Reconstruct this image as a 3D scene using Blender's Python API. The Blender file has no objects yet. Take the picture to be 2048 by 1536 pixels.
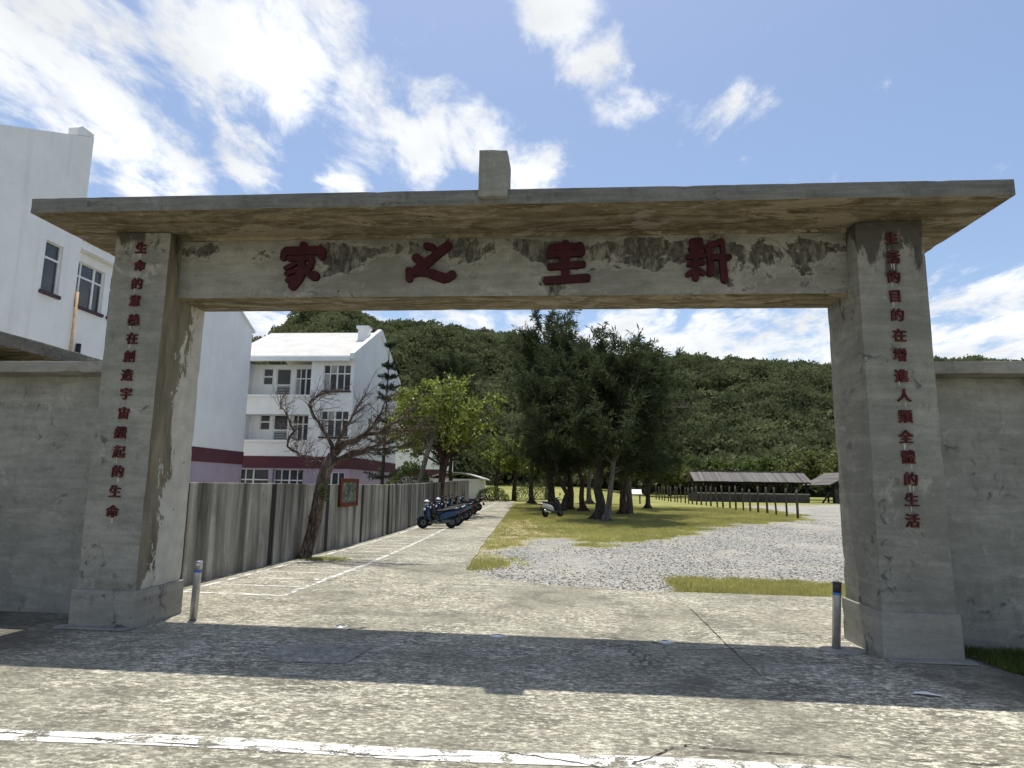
import bpy, bmesh, math, random
import numpy as np
from mathutils import Vector, Matrix, Quaternion, Euler

S = bpy.context.scene
COL = S.collection
R = math.radians

# ---------------------------------------------------------------- camera
cam_d = bpy.data.cameras.new('camera')
cam = bpy.data.objects.new('camera', cam_d)
COL.objects.link(cam)
S.camera = cam
cam_d.sensor_width = 36.0
cam_d.lens = 36.0 * 1309.6 / 2048.0
cam_d.clip_start = 0.05
cam_d.clip_end = 3000
PITCH, ROLL, YAW = 0.15612, 0.01476, 0.07714
cam.rotation_mode = 'QUATERNION'
cam.location = (0, 0, 1.6)
cam.rotation_quaternion = (Quaternion((0, 0, 1), YAW) @ Quaternion((1, 0, 0), math.pi / 2 + PITCH)
                           @ Quaternion((0, 0, 1), ROLL))

# ---------------------------------------------------------------- light
SUN_DIR = Vector((-0.057, 0.20, 1.0)).normalized()      # towards the sun
sun_el = math.asin(SUN_DIR.z)
sun_az = math.atan2(SUN_DIR.x, SUN_DIR.y)
sun_d = bpy.data.lights.new('sun', 'SUN')
sun_d.energy = 3.15
sun_d.angle = R(0.53)
sun_d.color = (1.0, 0.955, 0.87)
sun = bpy.data.objects.new('sun', sun_d)
COL.objects.link(sun)
sun.location = (0, 20, 60)
sun.rotation_euler = SUN_DIR.to_track_quat('Z', 'Y').to_euler()

W = bpy.data.worlds.new('World')
S.world = W
W.use_nodes = True


def world():
    nt = W.node_tree
    N, L = nt.nodes, nt.links
    N.clear()
    out = N.new('ShaderNodeOutputWorld')
    sky = N.new('ShaderNodeTexSky')
    sky.sky_type = 'NISHITA'
    sky.sun_disc = False
    sky.sun_elevation = sun_el
    sky.sun_rotation = sun_az
    sky.air_density = 1.0
    sky.dust_density = 1.6
    sky.ozone_density = 1.7
    bg = N.new('ShaderNodeBackground')
    bg.inputs['Strength'].default_value = 0.102
    L.new(sky.outputs[0], bg.inputs['Color'])
    cl = N.new('ShaderNodeBackground')
    cl.inputs['Strength'].default_value = 1.0
    tc = N.new('ShaderNodeTexCoord')

    def math_(op, a, b=None, clamp=False):
        n = N.new('ShaderNodeMath')
        n.operation = op
        n.use_clamp = clamp
        for i, v in enumerate((a, b)):
            if v is None:
                continue
            if isinstance(v, (int, float)):
                n.inputs[i].default_value = v
            else:
                L.new(v, n.inputs[i])
        return n.outputs[0]
    sep = N.new('ShaderNodeSeparateXYZ')
    L.new(tc.outputs['Generated'], sep.inputs[0])
    zz = math_('MAXIMUM', sep.outputs[2], 0.02)
    zz = math_('ADD', zz, 0.12)
    px = math_('DIVIDE', sep.outputs[0], zz)
    py = math_('DIVIDE', sep.outputs[1], zz)
    comb = N.new('ShaderNodeCombineXYZ')
    L.new(px, comb.inputs[0])
    L.new(py, comb.inputs[1])
    mp = N.new('ShaderNodeMapping')
    mp.inputs['Rotation'].default_value = (0, 0, R(-32))
    mp.inputs['Scale'].default_value = (1.5, 0.95, 1)
    L.new(comb.outputs[0], mp.inputs[0])

    def noise(scale, det, rough, dist=0.0, vec=None, off=0.0):
        n = N.new('ShaderNodeTexNoise')
        n.noise_dimensions = '4D'
        n.inputs['W'].default_value = off
        n.inputs['Scale'].default_value = scale
        n.inputs['Detail'].default_value = det
        n.inputs['Roughness'].default_value = rough
        n.inputs['Distortion'].default_value = dist
        L.new(vec or mp.outputs[0], n.inputs['Vector'])
        return n.outputs[0]
    fine = noise(3.9, 10, 0.63, 0.3, off=1.3)
    big = noise(0.7, 3, 0.5, 0.0, off=4.1)
    # broad cloud banks where the sky carries them
    blobs = CLOUDS
    acc = None
    nrm = N.new('ShaderNodeVectorMath')
    nrm.operation = 'NORMALIZE'
    L.new(tc.outputs['Generated'], nrm.inputs[0])
    for (x, y, z, r, a) in blobs:
        d = N.new('ShaderNodeVectorMath')
        d.operation = 'DISTANCE'
        L.new(nrm.outputs[0], d.inputs[0])
        d.inputs[1].default_value = (x, y, z)
        m = N.new('ShaderNodeMapRange')
        m.interpolation_type = 'SMOOTHERSTEP'
        m.inputs['From Min'].default_value = r * 1.55
        m.inputs['From Max'].default_value = 0.0
        m.inputs['To Min'].default_value = 0.0
        m.inputs['To Max'].default_value = a
        L.new(d.outputs['Value'], m.inputs['Value'])
        acc = m.outputs[0] if acc is None else math_('MAXIMUM', acc, m.outputs[0])
    # low bank along the horizon
    lowm = N.new('ShaderNodeMapRange')
    lowm.interpolation_type = 'SMOOTHSTEP'
    lowm.inputs['From Min'].default_value = 0.33
    lowm.inputs['From Max'].default_value = 0.20
    L.new(sep.outputs[2], lowm.inputs['Value'])
    low = math_('MULTIPLY', lowm.outputs[0], 0.95)
    acc = math_('MAXIMUM', acc, low)
    rest = math_('MULTIPLY', math_('SUBTRACT', big, 0.50), 2.2)
    rest = math_('MAXIMUM', rest, 0.0)
    acc = math_('MAXIMUM', acc, math_('MINIMUM', rest, 0.6))
    v = math_('ADD', math_('MULTIPLY', acc, 0.62), math_('MULTIPLY', math_('SUBTRACT', fine, 0.5), 2.2))
    cov = N.new('ShaderNodeMapRange')
    cov.interpolation_type = 'SMOOTHSTEP'
    cov.inputs['From Min'].default_value = 0.20
    cov.inputs['From Max'].default_value = 0.66
    L.new(v, cov.inputs['Value'])
    # cloud tone: thin parts and undersides a little greyer
    tone = noise(2.2, 5, 0.55, 0.2, off=9.0)
    ramp = N.new('ShaderNodeMapRange')
    ramp.inputs['From Min'].default_value = 0.3
    ramp.inputs['From Max'].default_value = 0.7
    ramp.inputs['To Min'].default_value = 0.50
    ramp.inputs['To Max'].default_value = 0.76
    L.new(tone, ramp.inputs['Value'])
    cc = N.new('ShaderNodeCombineColor')
    L.new(math_('MULTIPLY', ramp.outputs[0], 0.965), cc.inputs[0])
    L.new(math_('MULTIPLY', ramp.outputs[0], 0.985), cc.inputs[1])
    L.new(ramp.outputs[0], cc.inputs[2])
    L.new(cc.outputs[0], cl.inputs['Color'])
    mix = N.new('ShaderNodeMixShader')
    L.new(math_('MULTIPLY', cov.outputs[0], 0.95), mix.inputs[0])
    L.new(bg.outputs[0], mix.inputs[1])
    L.new(cl.outputs[0], mix.inputs[2])
    L.new(mix.outputs[0], out.inputs[0])


CLOUDS = [(-0.599, 0.624, 0.501, 0.13, 1), (-0.556, 0.684, 0.472, 0.13, 1), (-0.51, 0.749, 0.422, 0.1, 0.9),
          (-0.426, 0.721, 0.547, 0.14, 1), (-0.369, 0.756, 0.541, 0.1, 1), (-0.431, 0.788, 0.441, 0.07, 0.9),
          (-0.532, 0.76, 0.373, 0.06, 0.9), (-0.254, 0.827, 0.502, 0.1, 1), (-0.21, 0.856, 0.472, 0.07, 1),
          (-0.301, 0.856, 0.421, 0.05, 0.9), (-0.118, 0.861, 0.495, 0.06, 0.9), (-0.054, 0.889, 0.455, 0.07, 1),
          (0.003, 0.785, 0.62, 0.07, 1), (0.05, 0.817, 0.575, 0.06, 0.9), (0.079, 0.843, 0.532, 0.05, 0.7),
          (0.232, 0.82, 0.523, 0.035, 0.6), (0.267, 0.821, 0.504, 0.03, 0.6), (-0.203, 0.775, 0.599, 0.05, 0.7),
          (-0.312, 0.739, 0.597, 0.09, 0.8), (-0.639, 0.65, 0.411, 0.04, 0.8)]
world()

S.view_settings.view_transform = 'Standard'
S.view_settings.look = 'None'
S.view_settings.gamma = 1.0
S.view_settings.use_curve_mapping = False
S.view_settings.exposure = 0.70
S.cycles.max_bounces = 6
S.cycles.diffuse_bounces = 4
S.cycles.transparent_max_bounces = 12
S.cycles.use_denoising = True
S.cycles.use_adaptive_sampling = True
S.cycles.adaptive_threshold = 0.02


# ---------------------------------------------------------------- helpers
def hashn(ix, iy, seed=0):
    h = (ix * 374761393 + iy * 668265263 + seed * 144665) & 0xffffffff
    h = ((h ^ (h >> 13)) * 1274126177) & 0xffffffff
    return ((h ^ (h >> 16)) & 0xffff) / 65535.0


def vnoise(x, y, seed=0):
    x = np.asarray(x, float)
    y = np.asarray(y, float)
    ix = np.floor(x).astype(np.int64)
    iy = np.floor(y).astype(np.int64)
    fx, fy = x - ix, y - iy
    fx = fx * fx * (3 - 2 * fx)
    fy = fy * fy * (3 - 2 * fy)
    a = hashn(ix, iy, seed)
    b = hashn(ix + 1, iy, seed)
    c = hashn(ix, iy + 1, seed)
    d = hashn(ix + 1, iy + 1, seed)
    return (a * (1 - fx) + b * fx) * (1 - fy) + (c * (1 - fx) + d * fx) * fy


def fbm(x, y, seed=0, oct=4):
    t = 0
    amp = 0.5
    f = 1.0
    for i in range(oct):
        t = t + amp * vnoise(np.asarray(x) * f, np.asarray(y) * f, seed + i * 17)
        amp *= 0.5
        f *= 2.03
    return t / (1 - 0.5 ** oct)


def sstep(t):
    t = np.clip(t, 0, 1)
    return t * t * (3 - 2 * t)


def gz(x, y):
    """height of the ground: level at the gate, rising slowly behind it"""
    x = np.asarray(x, float)
    y = np.asarray(y, float)
    z = 0.4 * sstep((y - 14) / 40.0)
    z = z - 0.0065 * np.clip(x, -7, 7) * (1 - sstep((y - 12) / 10.0))
    z = z + 1.15 * sstep((y - 66) / 40.0) * sstep((16 - x) / 14.0)
    z = z + 0.30 * sstep((y - 80) / 30.0)
    return z


def gzf(x, y):
    return float(gz(x, y))


class MB:
    """collects shapes into one mesh"""

    def __init__(self):
        self.v, self.f, self.m, self.sm = [], [], [], []

    def add(self, verts, faces, mi=0, smooth=False):
        o = len(self.v)
        self.v.extend([tuple(p) for p in verts])
        for fc in faces:
            self.f.append(tuple(i + o for i in fc))
            self.m.append(mi)
            self.sm.append(smooth)
        return self

    def box(self, x0, x1, y0, y1, z0, z1, mi=0):
        v = [(x, y, z) for z in (z0, z1) for y in (y0, y1) for x in (x0, x1)]
        return self.add(v, [(0, 2, 3, 1), (4, 5, 7, 6), (0, 1, 5, 4), (2, 6, 7, 3), (0, 4, 6, 2), (1, 3, 7, 5)], mi)

    def rough_box(self, x0, x1, y0, y1, z0, z1, cell=0.14, amp=0.004, chip=0.022, mi=0, bottom=None, seed=0):
        """cast block: gridded faces, wavering surface, arrises worn and chipped"""
        from mathutils import noise as mn
        lo, hi = (x0, y0, z0), (x1, y1, z1)
        n = [max(2, int(round((hi[i] - lo[i]) / cell))) for i in range(3)]
        idx = {}

        def vert(i, j, k):
            key = (i, j, k)
            if key in idx:
                return idx[key]
            q = (i, j, k)
            p = Vector([lo[a] + (hi[a] - lo[a]) * q[a] / n[a] for a in range(3)])
            on = [a for a in range(3) if q[a] in (0, n[a])]
            w = mn.noise_vector(p * 1.7 + Vector((seed, 3, 1))) * amp + mn.noise_vector(p * 6.0 + Vector((seed, 9, 4))) * amp * 0.5
            if len(on) >= 2:
                c = mn.noise(p * 5.0 + Vector((seed, 1, 7)))
                c2 = mn.noise(p * 1.3 + Vector((seed, 5, 2)))
                dep = 0.004 + chip * max(0.0, c - 0.15) * (1.6 if c2 > 0 else 0.5)
                for a in on:
                    w[a] += dep if q[a] == 0 else -dep
            idx[key] = len(self.v)
            self.v.append(tuple(p + w))
            return idx[key]
        for a in range(3):
            b, c = [(1, 2), (2, 0), (0, 1)][a]
            for side in (0, 1):
                for i in range(n[b]):
                    for j in range(n[c]):
                        f = []
                        for di, dj in ((0, 0), (1, 0), (1, 1), (0, 1)):
                            q = [0, 0, 0]
                            q[a], q[b], q[c] = side * n[a], i + di, j + dj
                            f.append(vert(*q))
                        self.f.append(tuple(f if side else f[::-1]))
                        self.m.append(bottom if (bottom is not None and a == 2 and side == 0) else mi)
                        self.sm.append(False)
        return self

    def prism(self, poly, axis, a, b, mi=0):
        """poly: 2D points (counter-clockwise); axis 'x' => (y,z), 'y' => (x,z), 'z' => (x,y)"""
        def P(p, t):
            return {'x': (t, p[0], p[1]), 'y': (p[0], t, p[1]), 'z': (p[0], p[1], t)}[axis]
        n = len(poly)
        v = [P(p, a) for p in poly] + [P(p, b) for p in poly]
        f = [tuple(range(n))[::-1], tuple(range(n, 2 * n))] + [(i, (i + 1) % n, n + (i + 1) % n, n + i) for i in range(n)]
        if axis == 'y':
            f = [q[::-1] for q in f]
        return self.add(v, f, mi)

    def tube(self, pts, rad, n=8, mi=0, cap=True, smooth=True):
        pts = [Vector(p) for p in pts]
        rings = []
        prev = None
        for i, p in enumerate(pts):
            d = (pts[min(i + 1, len(pts) - 1)] - pts[max(i - 1, 0)])
            d = d.normalized() if d.length > 1e-9 else Vector((0, 0, 1))
            if prev is None:
                up = Vector((0, 0, 1)) if abs(d.z) < 0.9 else Vector((1, 0, 0))
                u = d.cross(up).normalized()
            else:
                u = (prev - d * prev.dot(d))
                u = u.normalized() if u.length > 1e-6 else d.orthogonal().normalized()
            prev = u
            w = d.cross(u)
            r = rad[i] if hasattr(rad, '__len__') else rad
            rings.append([p + (u * math.cos(2 * math.pi * k / n) + w * math.sin(2 * math.pi * k / n)) * r for k in range(n)])
        v = [q for rg in rings for q in rg]
        f = []
        for i in range(len(rings) - 1):
            for k in range(n):
                f.append((i * n + k, i * n + (k + 1) % n, (i + 1) * n + (k + 1) % n, (i + 1) * n + k))
        if cap:
            f.append(tuple(range(n))[::-1])
            f.append(tuple(range((len(rings) - 1) * n, len(rings) * n)))
        return self.add(v, f, mi, smooth)

    def lathe(self, prof, c=(0, 0, 0), n=20, mi=0, axis='z', smooth=True):
        v = []
        for r, h in prof:
            for k in range(n):
                a = 2 * math.pi * k / n
                x, y = r * math.cos(a), r * math.sin(a)
                p = {'z': (x, y, h), 'y': (x, h, y), 'x': (h, x, y)}[axis]
                v.append((p[0] + c[0], p[1] + c[1], p[2] + c[2]))
        f = []
        for i in range(len(prof) - 1):
            for k in range(n):
                q = (i * n + k, i * n + (k + 1) % n, (i + 1) * n + (k + 1) % n, (i + 1) * n + k)
                f.append(q if axis != 'y' else q[::-1])
        f.append(tuple(range(n))[::-1])
        f.append(tuple(range((len(prof) - 1) * n, len(prof) * n)))
        return self.add(v, f, mi, smooth)

    def loft(self, secs, n=12, mi=0, power=2.6, smooth=True):
        """secs: (x, zc, half width in y, half height in z)"""
        v = []
        for x, zc, hw, hh in secs:
            for k in range(n):
                a = 2 * math.pi * k / n
                c, s = math.cos(a), math.sin(a)
                v.append((x, hw * math.copysign(abs(c) ** (2 / power), c), zc + hh * math.copysign(abs(s) ** (2 / power), s)))
        f = []
        for i in range(len(secs) - 1):
            for k in range(n):
                f.append((i * n + k, i * n + (k + 1) % n, (i + 1) * n + (k + 1) % n, (i + 1) * n + k))
        f.append(tuple(range(n))[::-1])
        f.append(tuple(range((len(secs) - 1) * n, len(secs) * n)))
        return self.add(v, f, mi, smooth)

    def build(self, name, mats, parent=None, bevel=0.0, loc=None):
        me = bpy.data.meshes.new(name)
        me.from_pydata(self.v, [], self.f)
        if not isinstance(mats, (list, tuple)):
            mats = [mats]
        for m in mats:
            me.materials.append(M[m])
        me.polygons.foreach_set('material_index', self.m)
        me.polygons.foreach_set('use_smooth', self.sm)
        bm = bmesh.new()
        bm.from_mesh(me)
        bmesh.ops.recalc_face_normals(bm, faces=bm.faces)
        bm.to_mesh(me)
        bm.free()
        me.update()
        o = bpy.data.objects.new(name, me)
        COL.objects.link(o)
        if parent is not None:
            o.parent = parent
        if loc is not None:
            o.location = loc
        if bevel:
            b = o.modifiers.new('bevel', 'BEVEL')
            b.width = bevel
            b.segments = 2
            b.limit_method = 'ANGLE'
            b.angle_limit = R(40)
        return o


def tag(o, label=None, cat=None, group=None, kind=None):
    for k, v in (('label', label), ('category', cat), ('group', group), ('kind', kind)):
        if v:
            o[k] = v
    return o


def empty(name, loc=(0, 0, 0), rz=0.0, label=None, cat=None, group=None):
    o = bpy.data.objects.new(name, None)
    o.empty_display_size = 0.2
    o.location = loc
    o.rotation_euler = (0, 0, rz)
    COL.objects.link(o)
    return tag(o, label, cat, group)


def kids(o):
    return [c for c in bpy.data.objects if c.parent == o]


def copy_tree(o, parent=None):
    c = o.copy()
    COL.objects.link(c)
    c.parent = parent
    for ch in kids(o):
        copy_tree(ch, c)
    return c


def quads(name, V, mat, parent=None, attr=None, smooth=False, tri=False):
    """V: (N,4,3) array of quads (or (N,3,3) triangles) as one mesh; attr: N floats stored per face"""
    n, k = V.shape[0], V.shape[1]
    me = bpy.data.meshes.new(name)
    me.vertices.add(n * k)
    me.vertices.foreach_set('co', V.reshape(-1).astype(np.float32))
    me.loops.add(n * k)
    me.loops.foreach_set('vertex_index', np.arange(n * k, dtype=np.int32))
    me.polygons.add(n)
    me.polygons.foreach_set('loop_start', np.arange(0, n * k, k, dtype=np.int32))
    me.polygons.foreach_set('loop_total', np.full(n, k, dtype=np.int32))
    me.update(calc_edges=True)
    if attr is not None:
        a = me.attributes.new('var', 'FLOAT', 'FACE')
        a.data.foreach_set('value', np.asarray(attr, np.float32))
    me.materials.append(M[mat])
    o = bpy.data.objects.new(name, me)
    COL.objects.link(o)
    if parent is not None:
        o.parent = parent
    return o


def unit(a):
    return a / np.maximum(np.linalg.norm(a, axis=-1, keepdims=True), 1e-9)


def cards(C, D, length, width, rng, fold=True):
    """leaf-shaped quads: base at C, along D"""
    n = len(C)
    D = unit(D)
    rnd = unit(rng.normal(size=(n, 3)))
    Sd = unit(np.cross(D, rnd))
    L = np.asarray(length).reshape(-1, 1)
    Wd = np.asarray(width).reshape(-1, 1)
    mid = C + D * L * 0.5
    return np.stack([C, mid + Sd * Wd * 0.5, C + D * L, mid - Sd * Wd * 0.5], axis=1)


# ---------------------------------------------------------------- materials
M = {}


class NT:
    def __init__(self, name):
        m = bpy.data.materials.new(name)
        m.use_nodes = True
        self.m = m
        self.nt = m.node_tree
        self.nt.nodes.clear()
        self.out = self.n('ShaderNodeOutputMaterial')
        self.p = self.n('ShaderNodeBsdfPrincipled')
        self.l(self.p.outputs[0], self.out.inputs[0])
        M[name] = m

    def n(self, t, **kw):
        x = self.nt.nodes.new(t)
        for k, v in kw.items():
            setattr(x, k, v)
        return x

    def l(self, a, b):
        self.nt.links.new(a, b)

    def put(self, sock, v):
        if isinstance(v, bpy.types.NodeSocket):
            self.l(v, sock)
        elif isinstance(v, (tuple, list)):
            sock.default_value = (*v, 1.0) if len(v) == 3 and len(sock.default_value) == 4 else v
        else:
            sock.default_value = v

    def pos(self, scale=(1, 1, 1), rot=(0, 0, 0), kind='pos'):
        if kind == 'pos':
            s = self.n('ShaderNodeNewGeometry').outputs['Position']
        else:
            s = self.n('ShaderNodeTexCoord').outputs['Object']
        mp = self.n('ShaderNodeMapping')
        mp.inputs['Scale'].default_value = scale
        mp.inputs['Rotation'].default_value = rot
        self.l(s, mp.inputs[0])
        return mp.outputs[0]

    def noise(self, vec, scale=5, det=4, rough=0.55, dist=0.0):
        x = self.n('ShaderNodeTexNoise')
        self.l(vec, x.inputs['Vector'])
        x.inputs['Scale'].default_value = scale
        x.inputs['Detail'].default_value = det
        x.inputs['Roughness'].default_value = rough
        x.inputs['Distortion'].default_value = dist
        return x.outputs[0]

    def voro(self, vec, scale=5, feature='F1', out='Distance'):
        x = self.n('ShaderNodeTexVoronoi', feature=feature)
        self.l(vec, x.inputs['Vector'])
        x.inputs['Scale'].default_value = scale
        return x.outputs[out]

    def rng(self, v, a, b, c=0.0, d=1.0, smooth=False):
        x = self.n('ShaderNodeMapRange')
        if smooth:
            x.interpolation_type = 'SMOOTHSTEP'
        self.put(x.inputs['Value'], v)
        x.inputs['From Min'].default_value = a
        x.inputs['From Max'].default_value = b
        x.inputs['To Min'].default_value = c
        x.inputs['To Max'].default_value = d
        return x.outputs[0]

    def mth(self, op, a, b=None):
        x = self.n('ShaderNodeMath', operation=op)
        self.put(x.inputs[0], a)
        if b is not None:
            self.put(x.inputs[1], b)
        return x.outputs[0]

    def mix(self, f, a, b, mode='MIX'):
        x = self.n('ShaderNodeMix', data_type='RGBA', blend_type=mode)
        self.put(x.inputs[0], f)
        self.put(x.inputs[6], a)
        self.put(x.inputs[7], b)
        return x.outputs[2]

    def axis(self, i):
        g = self.n('ShaderNodeNewGeometry')
        s = self.n('ShaderNodeSeparateXYZ')
        self.l(g.outputs['Position'], s.inputs[0])
        return s.outputs[i]

    def normal_axis(self, i):
        g = self.n('ShaderNodeNewGeometry')
        s = self.n('ShaderNodeSeparateXYZ')
        self.l(g.outputs['True Normal'], s.inputs[0])
        return s.outputs[i]

    def attr(self, name):
        a = self.n('ShaderNodeAttribute')
        a.attribute_name = name
        return a.outputs['Fac']

    def bump(self, h, strength=0.3, dist=0.02):
        b = self.n('ShaderNodeBump')
        b.inputs['Strength'].default_value = strength
        b.inputs['Distance'].default_value = dist
        self.l(h, b.inputs['Height'])
        self.l(b.outputs[0], self.p.inputs['Normal'])

    def fin(self, col, rough=0.85, spec=0.25, metal=0.0):
        self.put(self.p.inputs['Base Color'], col)
        self.put(self.p.inputs['Roughness'], rough)
        self.put(self.p.inputs['Specular IOR Level'], spec)
        self.put(self.p.inputs['Metallic'], metal)
        return self.m


def plain(name, col, rough=0.6, spec=0.4, metal=0.0, var=0.15, scale=6.0, bump=0.0):
    t = NT(name)
    n = t.noise(t.pos(), scale, 5, 0.6)
    lo = tuple(c * (1 - var) for c in col)
    hi = tuple(min(1, c * (1 + var)) for c in col)
    c = t.mix(t.rng(n, 0.3, 0.7), lo, hi)
    if bump:
        t.bump(n, bump, 0.02)
    return t.fin(c, rough, spec, metal)


def concrete(name, a, b, dark=(0.06, 0.057, 0.048), streak=0.35, bump=0.25, stain=0.5):
    """weathered render: cloudy tone, trowel marks, moss spots, run marks, pale salts, pits"""
    t = NT(name)
    p = t.pos()
    n1 = t.noise(p, 1.1, 7, 0.66, 0.4)
    n2 = t.noise(p, 4.5, 7, 0.68, 0.3)
    n3 = t.noise(p, 42, 3, 0.6)
    c = t.mix(t.rng(n1, 0.36, 0.64), a, b)
    trow = t.noise(t.pos((1.0, 1.0, 6)), 1.7, 7, 0.68, 0.3)
    c = t.mix(t.rng(trow, 0.46, 0.70, 0, 0.55), c, tuple(x * 0.70 for x in a))
    c = t.mix(t.rng(trow, 0.48, 0.30, 0, 0.40), c, tuple(min(1, x * 1.22) for x in b))
    c = t.mix(t.rng(n2, 0.52, 0.72, 0, stain), c, tuple(x * y for x, y in zip(a, (0.52, 0.56, 0.55))))
    spot = t.noise(p, 7.5, 5, 0.6, 0.6)
    where = t.rng(t.noise(p, 1.3, 3, 0.5), 0.50, 0.62)
    c = t.mix(t.mth('MULTIPLY', t.rng(spot, 0.56, 0.64, 0, 0.85), where), c, (0.055, 0.058, 0.050))
    run = t.noise(t.pos((5, 5, 0.30)), 1.6, 6, 0.64)
    c = t.mix(t.rng(run, 0.55, 0.78, 0, streak), c, dark)
    lite = t.noise(p, 2.3, 9, 0.74, 0.7)
    c = t.mix(t.rng(lite, 0.59, 0.66, 0, 0.50), c, tuple(min(1, x * 1.5) for x in b))
    c = t.mix(t.rng(n3, 0.35, 0.65, 0, 0.30), c, tuple(x * 0.72 for x in a))
    h = t.mth('ADD', t.mth('MULTIPLY', n2, 0.5), t.mth('ADD', t.mth('MULTIPLY', n3, 0.35), t.mth('MULTIPLY', trow, 0.5)))
    t.bump(h, bump, 0.03)
    return t, c


# gate -----------------------------------------------------------------
GA, GB = (0.205, 0.200, 0.170), (0.318, 0.310, 0.265)
t, c = concrete('gate_concrete', GA, GB)
t.fin(c, 0.9, 0.2)
t, c = concrete('plinth_concrete', (0.25, 0.242, 0.205), (0.345, 0.333, 0.285), streak=0.2, stain=0.35)
t.fin(c, 0.9, 0.2)
t, c = concrete('wall_concrete', (0.222, 0.220, 0.190), (0.335, 0.33, 0.287), streak=0.3)
t.fin(c, 0.9, 0.2)
t, c = concrete('coping_concrete', (0.24, 0.232, 0.205), (0.34, 0.325, 0.285), streak=0.4)
t.fin(c, 0.9, 0.2)


def lintel_mat():
    t, c = concrete('lintel_concrete', GA, GB, streak=0.12)
    z = t.axis(2)
    p = t.pos()
    band = t.rng(z, 3.98, 4.42, 0.0, 1.0)                      # spalling sits along the top of the beam
    edge = t.rng(z, 4.36, 4.52, 0.0, 0.18)
    n = t.noise(t.pos((1.0, 1, 1.5)), 1.15, 9, 0.62, 0.35)
    v = t.mth('SUBTRACT', t.mth('ADD', n, t.mth('MULTIPLY', band, 0.155)), edge)
    halo = t.rng(v, 0.585, 0.612, 0, 1, True)
    core = t.mth('MULTIPLY', t.rng(v, 0.605, 0.64, 0, 1, True), t.rng(t.noise(t.pos((2, 2, 0.7)), 5.5, 7, 0.7), 0.36, 0.52, 0.35, 1.0))
    c = t.mix(t.mth('MULTIPLY', halo, 0.55), c, (0.36, 0.348, 0.30))
    c2 = t.mix(t.rng(t.noise(p, 14, 5, 0.7), 0.4, 0.65), (0.045, 0.042, 0.035), (0.11, 0.102, 0.086))
    c = t.mix(core, c, c2)
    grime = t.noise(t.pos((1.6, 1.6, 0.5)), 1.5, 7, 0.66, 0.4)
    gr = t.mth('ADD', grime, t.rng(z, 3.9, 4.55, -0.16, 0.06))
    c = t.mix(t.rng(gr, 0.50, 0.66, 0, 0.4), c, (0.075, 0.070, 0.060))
    # hairline cracks follow level lines of a slow noise
    cr = t.noise(t.pos((0.8, 1, 1.2)), 0.9, 6, 0.55, 0.8)
    line = t.rng(t.mth('ABSOLUTE', t.mth('SUBTRACT', cr, 0.5)), 0.0015, 0.004, 1, 0)
    c = t.mix(t.mth('MULTIPLY', line, t.rng(t.noise(p, 0.6, 2), 0.50, 0.56, 0, 0.85)), c, (0.06, 0.055, 0.046))
    t.fin(c, 0.92, 0.15)


lintel_mat()


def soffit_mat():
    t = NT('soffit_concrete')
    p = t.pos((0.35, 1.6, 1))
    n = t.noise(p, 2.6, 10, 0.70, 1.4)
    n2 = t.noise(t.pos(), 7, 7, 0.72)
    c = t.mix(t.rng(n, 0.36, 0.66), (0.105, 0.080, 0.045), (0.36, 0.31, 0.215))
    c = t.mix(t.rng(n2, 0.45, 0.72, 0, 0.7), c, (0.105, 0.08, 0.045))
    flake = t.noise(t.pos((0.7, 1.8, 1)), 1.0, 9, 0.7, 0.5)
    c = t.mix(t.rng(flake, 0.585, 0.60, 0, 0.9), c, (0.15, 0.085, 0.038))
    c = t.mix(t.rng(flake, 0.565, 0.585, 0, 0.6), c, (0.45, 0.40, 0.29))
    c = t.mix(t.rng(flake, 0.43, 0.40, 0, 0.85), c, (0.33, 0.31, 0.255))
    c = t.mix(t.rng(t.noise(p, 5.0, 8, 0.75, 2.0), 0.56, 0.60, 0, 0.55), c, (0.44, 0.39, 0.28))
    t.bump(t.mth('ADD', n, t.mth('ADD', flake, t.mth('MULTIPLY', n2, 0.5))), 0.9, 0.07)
    t.fin(c, 0.95, 0.1)


soffit_mat()


def slab_mat():
    t, c = concrete('slab_concrete', (0.125, 0.123, 0.11), (0.205, 0.20, 0.18), streak=0.45)
    grain = t.noise(t.pos((0.5, 6, 9)), 3.0, 6, 0.65)
    c = t.mix(t.rng(grain, 0.45, 0.72, 0, 0.5), c, (0.25, 0.247, 0.225))
    t.fin(c, 0.9, 0.15)


slab_mat()


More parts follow.
